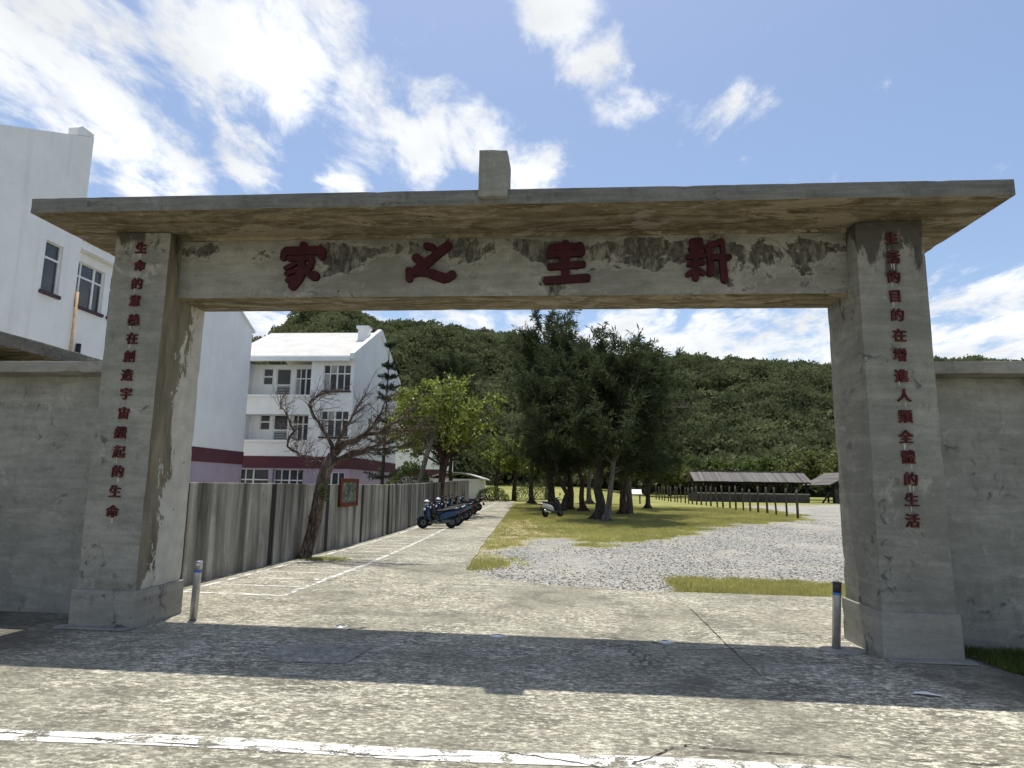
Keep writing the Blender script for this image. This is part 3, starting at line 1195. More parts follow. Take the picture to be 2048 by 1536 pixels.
def glyph_mesh(ch, size, depth, bold):
    cu = bpy.data.curves.new('glyph', 'FONT')
    cu.body = ch
    cu.size = size
    cu.offset = bold
    cu.extrude = depth * 0.5
    cu.bevel_depth = 0.0
    cu.align_x = 'CENTER'
    cu.align_y = 'CENTER'
    cu.resolution_u = 3
    ob = bpy.data.objects.new('glyph', cu)
    COL.objects.link(ob)
    bpy.context.view_layer.update()
    me = bpy.data.meshes.new_from_object(ob)
    bpy.data.objects.remove(ob)
    bpy.data.curves.remove(cu)
    v = np.array([p.co for p in me.vertices])
    c = (v.min(0) + v.max(0)) / 2
    me.transform(Matrix.Translation((-c[0], -c[1], 0)))
    return me


GLY = {}


def character(ch, x, y, z, size, parent, rng):
    if ch not in GLY:
        me = glyph_mesh(ch, size, 0.022, size * 0.015)
        me.transform(Matrix.Rotation(math.pi / 2, 4, 'X'))
        me.materials.clear()
        me.materials.append(M['red_letter_small'])
        GLY[ch] = me
    o = bpy.data.objects.new('character', GLY[ch])
    COL.objects.link(o)
    o.parent = parent
    o.location = (x, y - 0.008, z)
    o.rotation_euler = (0, R(rng.uniform(-2.5, 2.5)), 0)
    return o


rl = random.Random(7)
for (x0, x1, text, cx, ztop, zbot) in ((XL0, XL1, '生命的意義在創造宇宙繼起的生命', -4.975, 4.343, 1.272), (XR0, XR1, '生活的目的在增進人類全體的生活', 3.557, 4.323, 1.319)):
    mb = MB()
    tp = 0.0
    mb.rough_box(x0, x1, D, D + DEP, HP - 0.02, H, 0.11, 0.003, 0.017, seed=x0)
    pl = gpart(mb, 'pillar', 'pillar_concrete', bevel=0.006)
    mb = MB()
    mb.rough_box(x0 - 0.03, x1 + 0.03, D - 0.03, D + DEP + 0.03, -0.15, HP, 0.10, 0.0025, 0.014, seed=x1)
    gpart(mb, 'plinth', 'plinth_concrete', pl, bevel=0.006)
    n = len(text)
    for i, ch in enumerate(text):
        z = ztop + (zbot - ztop) * i / (n - 1)
        if rl.random() < 0.55:                                   # pale lime runs below some characters
            lr = MB()
            for k in range(rl.choice((1, 1, 2))):
                xo = cx + rl.uniform(-0.04, 0.05)
                wd, ln = rl.uniform(0.005, 0.009), rl.uniform(0.04, 0.075)
                zt = z - 0.066
                lr.add([(xo - wd, D - 0.0045, zt), (xo + wd, D - 0.0045, zt), (xo + wd * 0.6, D - 0.0045, zt - ln), (xo - wd * 0.4, D - 0.0045, zt - ln)], [(0, 1, 2, 3)])
            gpart(lr, 'lime_streak', 'lime_run', pl)
        character(ch, cx + 0.008 * math.sin(i * 1.7), D + tp * (z / H) - 0.004, z + rl.uniform(-0.008, 0.008), 0.145, pl, rl)

mb = MB()
mb.rough_box(XL1 - 0.02, XR0 + 0.02, D + RC, D + DEP - 0.008, HL, H, 0.12, 0.002, 0.010, bottom=1, seed=2)
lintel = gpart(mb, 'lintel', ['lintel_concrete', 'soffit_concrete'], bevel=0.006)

mb = MB()
mb.rough_box(SL, SR, SF, SBK, H + 0.003, H + T, 0.12, 0.0022, 0.010, bottom=1, seed=5)
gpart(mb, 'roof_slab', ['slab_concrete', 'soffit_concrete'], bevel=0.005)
mb = MB()
mb.rough_box(-0.883, -0.572, SF - 0.08, SF + 0.36, H + 0.063, H + 0.586, 0.08, 0.002, 0.014, seed=8)
gpart(mb, 'ridge_block', 'gate_concrete', bevel=0.005)
# drip fillet between slab and beam
mb = MB()
mb.box(XL1 - 0.006, XR0 + 0.006, D + RC - 0.03, D + RC + 0.02, H - 0.035, H + 0.01)
gpart(mb, 'drip_fillet', 'soffit_concrete', bevel=0.008)

# raised characters on the beam: fat brush strokes (start, end, width) in a unit box
BIG = {
    'home': (-3.087, 4.176, 0.562, 0.598, (125, 570, 70, 555), [
        ((345, 95), (345, 160), 80), ((165, 168), (535, 165), 85), ((160, 165), (152, 250), 60), ((540, 165), (528, 245), 60),
        ((205, 245), (440, 240), 52), ((330, 245), (345, 330), 70), ((345, 330), (330, 430), 90), ((330, 430), (255, 535), 85),
        ((275, 300), (180, 345), 45), ((285, 365), (190, 403), 45), ((295, 430), (205, 470), 48), ((440, 250), (425, 335), 52),
        ((425, 335), (365, 370), 52), ((380, 360), (440, 420), 66), ((440, 420), (498, 425), 88)]),
    'of': (-1.528, 4.19, 0.615, 0.53, (1410, 1910, 90, 505), [
        ((1820, 125), (1660, 260), 84), ((1660, 260), (1480, 400), 92), ((1490, 240), (1570, 290), 80), ((1590, 130), (1680, 160), 66),
        ((1442, 355), (1450, 465), 68), ((1490, 385), (1640, 395), 74), ((1640, 395), (1800, 455), 92), ((1800, 455), (1875, 405), 80)]),
    'life': (0.052, 4.18, 0.59, 0.54, (105, 570, 50, 460), [
        ((325, 75), (325, 400), 78), ((200, 110), (180, 205), 66), ((195, 190), (475, 172), 66), ((450, 95), (475, 180), 74), ((200, 120), (450, 110), 60),
        ((172, 300), (495, 278), 64), ((140, 425), (535, 402), 72)]),
    'new': (1.65, 4.166, 0.541, 0.566, (1410, 1880, 40, 480), [
        ((1480, 72), (1590, 62), 50), ((1470, 140), (1605, 122), 48), ((1445, 218), (1622, 205), 46), ((1450, 288), (1610, 270), 44),
        ((1535, 60), (1520, 425), 62), ((1438, 385), (1510, 335), 48), ((1530, 330), (1605, 375), 48), ((1490, 70), (1500, 210), 44), ((1580, 70), (1570, 205), 44),
        ((1648, 130), (1670, 260), 58), ((1670, 260), (1668, 385), 60), ((1655, 120), (1790, 72), 58), ((1790, 80), (1790, 200), 40), ((1690, 222), (1860, 226), 58), ((1785, 230), (1800, 445), 64)]),
}
for key, (cx, cz, w, h, bb, strokes) in BIG.items():
    mb = MB()
    bx0, bx1, by0, by1 = bb
    sx, sz = w / (bx1 - bx0), h / (by1 - by0)
    for i, (a, b, wd) in enumerate(strokes):
        A = Vector(((a[0] - (bx0 + bx1) / 2) * sx, -(a[1] - (by0 + by1) / 2) * sz))
        B = Vector(((b[0] - (bx0 + bx1) / 2) * sx, -(b[1] - (by0 + by1) / 2) * sz))
        d = (B - A).normalized()
        r = wd * 0.5 * (sx + sz) / 2
        q = Vector((-d.y, d.x))
        poly = []
        for k in range(7):
            an = -math.pi / 2 + math.pi * k / 6
            poly.append(B - d * r * 0.35 + d * (math.cos(an) * r * 0.9) + q * (math.sin(an) * r))
        for k in range(7):
            an = math.pi / 2 + math.pi * k / 6
            poly.append(A + d * r * 0.35 + d * (math.cos(an) * r * 0.9) + q * (math.sin(an) * r))
        mb.prism([(p.x + cx, p.y + cz) for p in poly], 'y', D + RC - 0.045 - 0.0008 * i, D + RC + 0.004)
    gpart(mb, 'character', 'red_letter', lintel)

# ================================================================ side walls
def side_wall(name, x0, x1, label):
    e = empty(name, ((x0 + x1) / 2, 7.72, 0), label=label, cat='wall')
    off = Vector((-(x0 + x1) / 2, -7.72, 0))
    mb = MB()
    mb.rough_box(x0, x1, 7.70, 7.92, -0.1, 2.90, 0.16, 0.006, 0.0, seed=x0)
    o = mb.build('wall_face', 'wall_concrete', e)
    o.location = off
    mb = MB()
    mb.rough_box(x0, x1, 7.42, 8.02, 2.90, 3.045, 0.12, 0.004, 0.035, seed=x0)
    o = mb.build('coping', 'coping_concrete', e, 0.005)
    o.location = off
    return e


side_wall('boundary_wall', -16.0, XL0 - 0.002, 'grey rendered boundary wall with coping beside the pillar below the white building')
side_wall('boundary_wall', XR1 + 0.002, 14.0, 'grey rendered boundary wall with coping beside the pillar, grass verge at its foot')

# gatehouse canopy behind the left wall
gh = empty('gatehouse', (-8.4, 9.6, 0), label='flat roofed concrete gatehouse behind the wall under the white building', cat='gatehouse')
mb = MB()
mb.box(-9.8, -7.35, 8.25, 10.2, -0.05, 3.225)
o = mb.build('wall_face', 'wall_concrete', gh)
o.location = (8.4, -9.6, 0)
mb = MB()
mb.rough_box(-10.4, -6.87, 7.2, 10.6, 3.225, 3.41, 0.12, 0.004, 0.03, bottom=1, seed=3)
o = mb.build('roof_slab', ['slab_concrete', 'soffit_concrete'], gh, 0.012)
o.location = (8.4, -9.6, 0)

# ================================================================ concrete fence along the parking path
fence = empty('concrete_fence', (-5.8, 20, 0), label='weathered streaked concrete panel fence along the parking path', cat='fence')
joints = [9.85, 12.8, 15.7, 18.4, 21.3, 24.4, 27.5, 30.6, 33.7, 36.8, 39.9, 43.0, 46.1, 49.2]
rf = random.Random(3)


def ftop(y):
    return 1.56 + 0.0025 * (y - 10) + gzf(-6, y)


for i in range(len(joints)):
    ya = (joints[i - 1] if i else 8.0) + 0.05
    yb = joints[i] - 0.17
    j = rf.uniform(-0.012, 0.012)
    xa, xb = xfence(max(ya, 9)) + j, xfence(max(yb, 9)) + j + rf.uniform(-0.01, 0.01)
    za, zb = gzf(-6, ya) - 0.05, gzf(-6, yb) - 0.05
    ta, tb = ftop(ya), ftop(yb)
    mb = MB()
    mb.add([(xa, ya, za), (xb, yb, zb), (xb - 0.12, yb, zb), (xa - 0.12, ya, za), (xa, ya, ta), (xb, yb, tb), (xb - 0.12, yb, tb), (xa - 0.12, ya, ta)],
           [(0, 3, 2, 1), (4, 5, 6, 7), (0, 1, 5, 4), (1, 2, 6, 5), (2, 3, 7, 6), (3, 0, 4, 7)])
    o = mb.build('panel', 'fence_concrete', fence, 0.01)
    o.location = (5.8, -20, 0)
    # post between panels, set back
    xj, yj = xfence(joints[i]), joints[i]
    mb = MB()
    mb.box(xj - 0.16, xj - 0.014, yj - 0.165, yj + 0.045, gzf(-6, yj) - 0.05, ftop(yj) - 0.02)
    o = mb.build('post', 'fence_joint', fence)
    o.location = (5.8, -20, 0)

# rusted notice on the fence
ps = empty('notice_board', (-5.57, 17.05, 1.06), label='rusty framed faded notice board hung on the concrete fence', cat='sign')
mb = MB()
mb.box(0.0, 0.012, -0.62, 0.62, 0.06, 0.60)
mb.build('print', 'poster_print', ps)
mb = MB()
for (a, b, c_, d_) in ((-0.74, 0.74, 0.60, 0.70), (-0.74, 0.74, -0.02, 0.075), (-0.74, -0.60, 0.05, 0.62), (0.60, 0.74, 0.05, 0.62)):
    mb.box(-0.012, 0.03 + 0.002 * (c_ > 0.3), a, b, c_, d_)
mb.build('frame', 'rust_frame', ps, 0.004)


# ================================================================ bollards and sockets
def bollard(loc, label, cap):
    e = empty('bollard', loc, label=label, cat='bollard', group='steel bollards at the gate')
    mb = MB()
    mb.lathe([(0.042, 0.0), (0.042, 0.535), (0.042, 0.54)], n=20)
    mb.build('post', 'steel', e)
    mb = MB()
    mb.lathe([(0.0445, 0.535), (0.0445, 0.56)], n=20)
    mb.build('band', 'blue_band', e)
    mb = MB()
    mb.lathe([(0.042, 0.56), (0.042, 0.645), (0.038, 0.65)], n=20)
    mb.build('head', 'steel' if cap else 'steel_dark', e)
    mb = MB()
    mb.lathe([(0.045, 0.648), (0.046, 0.662), (0.03, 0.668)], n=20)
    mb.build('cap', 'chrome' if cap else 'steel_dark', e)
    return e


bl = bollard((-4.25, 7.61, gzf(-4.25, 7.6)), 'steel bollard with blue band and bright cap beside the flaking pillar', True)
bl.rotation_euler = (0, R(1.3), 0)
br = bollard((2.84, 7.36, gzf(2.87, 7.3) + 0.02), 'steel bollard with dark head and blue band on a round footing', False)
br.rotation_euler = (0, R(4.2), 0)
mb = MB()
mb.lathe([(0.20, -0.02), (0.20, 0.014), (0.185, 0.02)], n=28)
o = mb.build('footing', 'coping_concrete')
for q in o.data.vertices:
    q.co.x *= 1.15
    q.co.y *= 0.85
o.location = (2.90, 7.34, gzf(2.9, 7.3))
o.parent = pavement
for (x, y, lb) in ((-2.49, 7.57, 'round metal bollard socket in the paving beside the short dark slot'),
                   (-0.69, 7.40, 'round metal bollard socket in the paving below the ridge block'),
                   (1.11, 7.42, 'round metal bollard socket in the paving beside the straight crack')):
    e = empty('bollard_socket', (x, y, gzf(x, y) - 0.008), label=lb, cat='socket', group='bollard sockets in the paving')
    mb = MB()
    mb.lathe([(0.085, -0.01), (0.085, 0.012), (0.07, 0.016)], n=24)
    mb.build('rim', 'steel', e)
    mb = MB()
    mb.lathe([(0.055, 0.012), (0.055, 0.019), (0.03, 0.022)], n=20)
    mb.build('lid', 'chrome', e)
mb = MB()
mb.add([(-0.10, 0.03, 0), (-0.02, -0.02, 0.012), (0.09, -0.04, 0.004), (0.11, 0.0, 0.0), (0.02, 0.04, 0.015), (-0.06, 0.06, 0.006),
        (-0.10, 0.03, 0.002), (-0.02, -0.02, 0.014), (0.09, -0.04, 0.006), (0.11, 0.0, 0.002), (0.02, 0.04, 0.017), (-0.06, 0.06, 0.008)],
       [(0, 1, 4, 5), (1, 2, 3, 4), (6, 11, 10, 7), (7, 10, 9, 8)])
o = mb.build('paper_scrap', 'paper', loc=(2.95, 5.86, gzf(2.95, 5.86) + 0.006))
tag(o, 'torn scrap of white paper lying on the paving', 'litter')


# ================================================================ buildings
class Face:
    """a wall plane: 'y' looks towards -Y, 'x' looks towards +X; d is depth into the wall"""

    def __init__(self, axis, at):
        self.axis, self.at = axis, at

    def P(self, a, d, z):
        return (a, self.at + d, z) if self.axis == 'y' else (self.at - d, a, z)

    def wall(self, mb, a0, a1, z0, z1, holes=(), depth=0.22, mi=0):
        A = sorted({a0, a1, *[h[0] for h in holes], *[h[1] for h in holes]})
        Z = sorted({z0, z1, *[h[2] for h in holes], *[h[3] for h in holes]})
        for i in range(len(A) - 1):
            for j in range(len(Z) - 1):
                ca, cz = (A[i] + A[i + 1]) / 2, (Z[j] + Z[j + 1]) / 2
                if any(h[0] < ca < h[1] and h[2] < cz < h[3] for h in holes):
                    continue
                mb.add([self.P(A[i], 0, Z[j]), self.P(A[i + 1], 0, Z[j]), self.P(A[i + 1], 0, Z[j + 1]), self.P(A[i], 0, Z[j + 1])], [(0, 1, 2, 3)], mi)
        for h in holes:
            c = [(h[0], h[2]), (h[1], h[2]), (h[1], h[3]), (h[0], h[3])]
            for k in range(4):
                p, q = c[k], c[(k + 1) % 4]
                mb.add([self.P(p[0], 0, p[1]), self.P(q[0], 0, q[1]), self.P(q[0], depth, q[1]), self.P(p[0], depth, p[1])], [(0, 1, 2, 3)], mi)

    def bar(self, mb, a0, a1, z0, z1, d0, d1, mi=0):
        p, q = self.P(a0, d0, z0), self.P(a1, d1, z1)
        mb.box(min(p[0], q[0]), max(p[0], q[0]), min(p[1], q[1]), max(p[1], q[1]), z0, z1, mi)

    def window(self, parent, off, h, cols, rows, depth=0.16, fw=0.07, curtain=0, sill=None, glass='window_glass'):
        """frame with one pane object for each light; cols, rows are lists of fractions"""
        a0, a1, z0, z1 = h
        fr = MB()
        t0, t1 = depth - 0.05, depth + 0.03
        A = [a0 + (a1 - a0) * f for f in cols]
        Z = [z0 + (z1 - z0) * f for f in rows]
        for i, a in enumerate(A):
            w = fw * (0.5 if 0 < i < len(A) - 1 and i % 2 else 0.8)
            lo, hi = max(a0, a - w), min(a1, a + w)
            self.bar(fr, lo, hi, z0, z1, t0, t1)
        for z in Z:
            self.bar(fr, a0, a1, max(z0, z - fw * 0.6), min(z1, z + fw * 0.6), t0 + 0.004, t1 - 0.004)
        w = fr.build('window', 'white_frame', parent)
        w.location = off
        k = 0
        for i in range(len(A) - 1):
            for j in range(len(Z) - 1):
                pn = MB()
                self.bar(pn, A[i] + 0.01, A[i + 1] - 0.01, Z[j] + 0.01, Z[j + 1] - 0.01, depth, depth + 0.012)
                k += 1
                pn.build('pane', 'curtain' if curtain and (i * 7 + j * 3) % curtain == 0 else glass, w)
        if sill:
            sl = MB()
            self.bar(sl, a0 - 0.08, a1 + 0.08, z0 - 0.14, z0 - 0.002, -0.09, 0.05)
            sl.build('sill', sill, w)
        return w


def bpart(mb, name, mats, e, bevel=0.0):
    o = mb.build(name, mats, e, bevel)
    o.location = -e.location
    return o


# --- block with the sloped parapet and tall narrow window (left)
e = empty('white_building', (-24, 17, 0), label='tall white block with rising sloped parapet and narrow window above the wall', cat='building')
f = Face('x', -20.3)
mb = MB()
wA = [(23.2, 24.1, 8.95, 11.0)]
f.wall(mb, 17.5, 25.0, -0.2, 12.94, wA)
mb.add([f.P(17.5, 0, 12.94), f.P(25, 0, 12.94), f.P(25, 0, 16.34)], [(0, 1, 2)])
mb.add([f.P(4, 0, -0.2), f.P(17.5, 0, -0.2), f.P(17.5, 0, 12.94), f.P(4, 0, 6.83)], [(0, 1, 2, 3)])
mb.add([(-20.3, 25, -0.2), (-33, 25, -0.2), (-33, 25, 16.34), (-20.3, 25, 16.34)], [(0, 1, 2, 3)])
mb.add([(-20.3, 4, -0.2), (-33, 4, -0.2), (-33, 4, 6.83), (-20.3, 4, 6.83)], [(0, 1, 2, 3)])
bpart(mb, 'wall', 'white_paint', e)
mb = MB()
mb.add([(-20.3, 4, 6.83), (-33, 4, 6.83), (-33, 25, 16.34), (-20.3, 25, 16.34)], [(0, 1, 2, 3)])
bpart(mb, 'roof', 'white_roof', e)
mb = MB()
mb.prism([(24.1, 15.95), (25.01, 16.36), (25.01, 16.47), (24.3, 16.47), (24.1, 16.3)], 'x', -20.75, -20.32)
bpart(mb, 'parapet_cap', 'white_paint', e)
f.window(e, -e.location, wA[0], [0, 1], [0, 0.68, 1], sill='dark_sill')
mb = MB()
mb.tube([(-20.24, 25.05, 5.0), (-20.24, 25.05, 9.4)], 0.06, 8)
bpart(mb, 'drainpipe', 'rust_pipe', e)

# --- long block with the half gable and purple band
e = empty('white_building', (-26, 34, 0), label='white block with half gable, purple band and mauve ground floor beside the pillar', cat='building')
f = Face('x', -21.5)
mb = MB()
wB = [(26.15, 28.2, 9.3, 11.3), (28.6, 30.7, 9.3, 11.3)]
f.wall(mb, 25.02, 36.5, 3.68, 12.1, wB)
f.wall(mb, 36.5, 43.0, 3.68, 12.1)
mb.add([f.P(34.5, 0, 12.1), f.P(43, 0, 12.1), f.P(34.5, 0, 15.92)], [(0, 1, 2)])
mb.add([(-21.5, 43, -0.2), (-33, 43, -0.2), (-33, 43, 12.1), (-21.5, 43, 12.1)], [(0, 1, 2, 3)])
bpart(mb, 'wall', 'white_paint', e)
mb = MB()
mb.add([(-21.5, 25.02, 12.1), (-21.5, 34.5, 12.1), (-33, 34.5, 12.1), (-33, 25.02, 12.1)], [(0, 1, 2, 3)])
mb.add([(-21.5, 43, 12.1), (-33, 43, 12.1), (-33, 34.5, 15.92), (-21.5, 34.5, 15.92)], [(0, 1, 2, 3)])
bpart(mb, 'roof', 'white_roof', e)
mb = MB()
f.wall(mb, 25.02, 43.0, -0.2, 2.83)
bpart(mb, 'ground_floor_wall', 'mauve_paint', e)
mb = MB()
f.bar(mb, 25.02, 43.03, 2.83, 3.68, -0.03, 0.3)
bpart(mb, 'band', 'purple_band', e)
mb = MB()
f.bar(mb, 25.1, 34.4, 11.75, 12.12, -0.35, 0.0)
f.bar(mb, 25.1, 34.4, 12.12, 12.22, -0.42, 0.1)
bpart(mb, 'gutter', 'white_paint', e, 0.02)
mb = MB()
mb.prism([(43.0, 11.95), (43.22, 11.95), (43.22, 12.12), (34.5, 16.06), (34.5, 15.93), (43.0, 12.09)], 'x', -21.8, -21.4)
bpart(mb, 'verge_coping', 'white_paint', e)
for h in wB:
    f.window(e, -e.location, h, [0, 0.3, 0.72, 1], [0, 0.68, 1], sill='dark_sill')
mb = MB()
mb.tube([(-21.38, 26.9, 5.2), (-21.38, 26.9, 7.6)], 0.10, 8)
bpart(mb, 'drainpipe', 'black_iron', e)

# --- three-storey house with balconies
e = empty('balcony_house', (-19.6, 52, 0), label='white three storey house with recessed balconies, gabled white roof and chimney', cat='house')
f = Face('y', 46.0)
g = Face('y', 47.3)
s = Face('x', -15.1)
off = -e.location
mb = MB()
flush = [(-17.4, -15.35, 8.35, 10.25), (-17.4, -15.35, 5.0, 6.85)]
f.wall(mb, -18.3, -15.1, 3.55, 10.8, flush)
f.wall(mb, -24.2, -23.35, 3.55, 10.8)
f.wall(mb, -23.35, -18.3, 10.5, 10.8)
back3 = [(-22.55, -21.75, 8.95, 10.2), (-21.5, -20.35, 7.6, 10.2), (-20.0, -18.45, 7.95, 10.2)]
back2 = [(-22.55, -21.75, 5.55, 6.75), (-21.5, -20.35, 4.2, 6.75), (-20.0, -18.45, 4.55, 6.75)]
g.wall(mb, -23.35, -18.0, 7.3, 10.5, back3)
g.wall(mb, -23.35, -18.0, 3.9, 7.1, back2)
for z0, z1 in ((7.25, 10.5), (3.85, 6.95)):
    mb.add([(-23.35, 46, z0), (-23.35, 47.3, z0), (-23.35, 47.3, z1), (-23.35, 46, z1)], [(0, 1, 2, 3)])
    mb.add([(-18.3, 46, z0), (-18.3, 47.3, z0), (-18.3, 47.3, z1), (-18.3, 46, z1)], [(0, 1, 2, 3)])
s.wall(mb, 46.0, 59.0, 3.55, 10.8)
mb.add([s.P(46, 0, 10.8), s.P(59, 0, 10.8), s.P(52.5, 0, 14.05)], [(0, 1, 2)])
mb.add([(-15.1, 59, 0), (-24.2, 59, 0), (-24.2, 59, 10.8), (-15.1, 59, 10.8)], [(0, 1, 2, 3)])
mb.add([(-24.2, 46, 0), (-24.2, 59, 0), (-24.2, 59, 10.8), (-24.2, 46, 10.8)], [(0, 1, 2, 3)])
bpart(mb, 'wall', 'white_paint', e)
for z0, z1 in ((6.6, 8.0), (3.56, 4.7)):
    mb = MB()
    mb.box(-23.35, -18.3, 46.02, 46.16, z0, z1 - 0.12)
    mb.box(-23.35, -18.3, 46.16, 47.29, z0, z0 + 0.2)
    mb.box(-23.4, -18.2, 45.86, 46.2, z1 - 0.12, z1 + 0.02)
    bpart(mb, 'balcony', 'white_paint', e)
mb = MB()
fl = [(-17.35, -15.4, 0.9, 2.45), (-23.3, -21.0, 0.4, 2.62), (-20.7, -18.45, 0.9, 2.62)]
f.wall(mb, -24.2, -15.1, -0.1, 2.7, fl, 0.5)
s.wall(mb, 46.0, 59.0, -0.1, 2.7)
bpart(mb, 'ground_floor_wall', 'mauve_paint', e)
mb = MB()
f.bar(mb, -24.22, -15.07, 2.7, 3.55, -0.03, 0.2)
s.bar(mb, 46.2, 59.02, 2.7, 3.55, -0.03, 0.2)
bpart(mb, 'band', 'purple_band', e)
C4 = [0, 0.24, 0.5, 0.76, 1]
for h in flush:
    f.window(e, off, h, C4, [0, 0.66, 1], curtain=5, sill='dark_sill')
for bk in (back3, back2):
    g.window(e, off, bk[0], [0, 1], [0, 0.5, 1], depth=0.1, fw=0.09)
    g.window(e, off, bk[2], C4, [0, 0.66, 1], depth=0.1, curtain=4)
    h = bk[1]
    dr = MB()
    for (a0, a1, z0, z1) in ((h[0], h[0] + 0.08, h[2], h[3]), (h[1] - 0.08, h[1], h[2], h[3]), (h[0], h[1], h[3] - 0.08, h[3]), (h[0], h[1], h[2] + 1.25, h[2] + 1.4)):
        g.bar(dr, a0, a1, z0, z1, 0.05 + 0.002 * (a1 - a0 > 0.5), 0.12)
    dd = dr.build('door', 'white_frame', e)
    dd.location = off
    pn = MB()
    g.bar(pn, h[0] + 0.08, h[1] - 0.08, h[2] + 1.4, h[3] - 0.08, 0.08, 0.1)
    pn.build('pane', 'window_glass', dd)
    pn = MB()
    g.bar(pn, h[0] + 0.08, h[1] - 0.08, h[2], h[2] + 1.25, 0.14, 0.16)
    pn.build('backing', 'steel_dark', dd)
    for k in range(9):
        pn = MB()
        z = h[2] + 0.06 + k * 0.135
        g.bar(pn, h[0] + 0.08, h[1] - 0.08, z, z + 0.07, 0.07, 0.11)
        pn.build('slat', 'louvre', dd)
f.window(e, off, fl[0], C4, [0, 0.4, 1], depth=0.12)
f.window(e, off, fl[1], [0, 0.2, 0.45, 1], [0, 0.35, 0.66, 1], depth=0.4)
f.window(e, off, fl[2], C4, [0, 0.55, 1], depth=0.4)
mb = MB()
mb.prism([(45.6, 10.72), (45.6, 10.86), (52.5, 14.2), (59.4, 10.86), (59.4, 10.72), (52.5, 14.02)], 'x', -24.6, -15.32)
bpart(mb, 'roof', 'white_roof', e)
mb = MB()
mb.prism([(45.55, 10.60), (45.55, 11.05), (52.3, 14.42), (52.7, 14.42), (59.45, 11.05), (59.45, 10.60), (52.5, 13.95)], 'x', -15.33, -15.02)
bpart(mb, 'verge_parapet', 'white_paint', e)
mb = MB()
mb.box(-24.5, -15.34, 45.45, 45.62, 10.45, 10.80)
bpart(mb, 'gutter', 'white_paint', e, 0.03)
mb = MB()
mb.box(-16.25, -15.45, 49.9, 50.7, 12.5, 13.95)
mb.box(-16.36, -15.36, 49.8, 50.8, 13.95, 14.15)
bpart(mb, 'chimney', 'white_paint', e)

# --- white house further back
e = empty('far_house', (-16, 76, 0), label='smaller white house with purple band far behind the fence', cat='house')
f, s = Face('y', 72.0), Face('x', -13.6)
mb = MB()
hl = [(-16.6, -15.4, 4.9, 6.4)]
f.wall(mb, -20, -13.6, 3.4, 7.4, hl)
s.wall(mb, 72, 82, 3.4, 7.4)
mb.add([s.P(72, 0, 7.4), s.P(82, 0, 7.4), s.P(77, 0, 9.6)], [(0, 1, 2)])
bpart(mb, 'wall', 'white_paint', e)
mb = MB()
f.wall(mb, -20, -13.6, 0, 2.6)
s.wall(mb, 72, 82, 0, 2.6)
bpart(mb, 'ground_floor_wall', 'mauve_paint', e)
mb = MB()
f.bar(mb, -20, -13.57, 2.6, 3.4, -0.03, 0.2)
s.bar(mb, 72.2, 82, 2.6, 3.4, -0.03, 0.2)
bpart(mb, 'band', 'purple_band', e)
mb = MB()
mb.prism([(71.6, 7.3), (71.6, 7.45), (77, 9.85), (82.4, 7.45), (82.4, 7.3), (77, 9.65)], 'x', -20.4, -13.4)
bpart(mb, 'roof', 'white_roof', e)
f.window(e, -e.location, hl[0], [0, 0.5, 1], [0, 0.66, 1])

# --- low shed with pale curved roof
e = empty('low_shed', (-10, 63, 0.4), label='low shed with pale curved roof at the far end of the fence', cat='shed')
mb = MB()
mb.box(-12.4, -7.6, 61.2, 66, 0.3, 2.3)
bpart(mb, 'wall', 'white_paint', e)
mb = MB()
arc = [(-12.8 + 5.6 * k / 10, 2.3 + 0.62 * math.sin(math.pi * k / 10)) for k in range(11)]
mb.prism(arc + [(a, z - 0.1) for a, z in reversed(arc)], 'y', 60.8, 66.4)
bpart(mb, 'roof', 'white_roof', e)


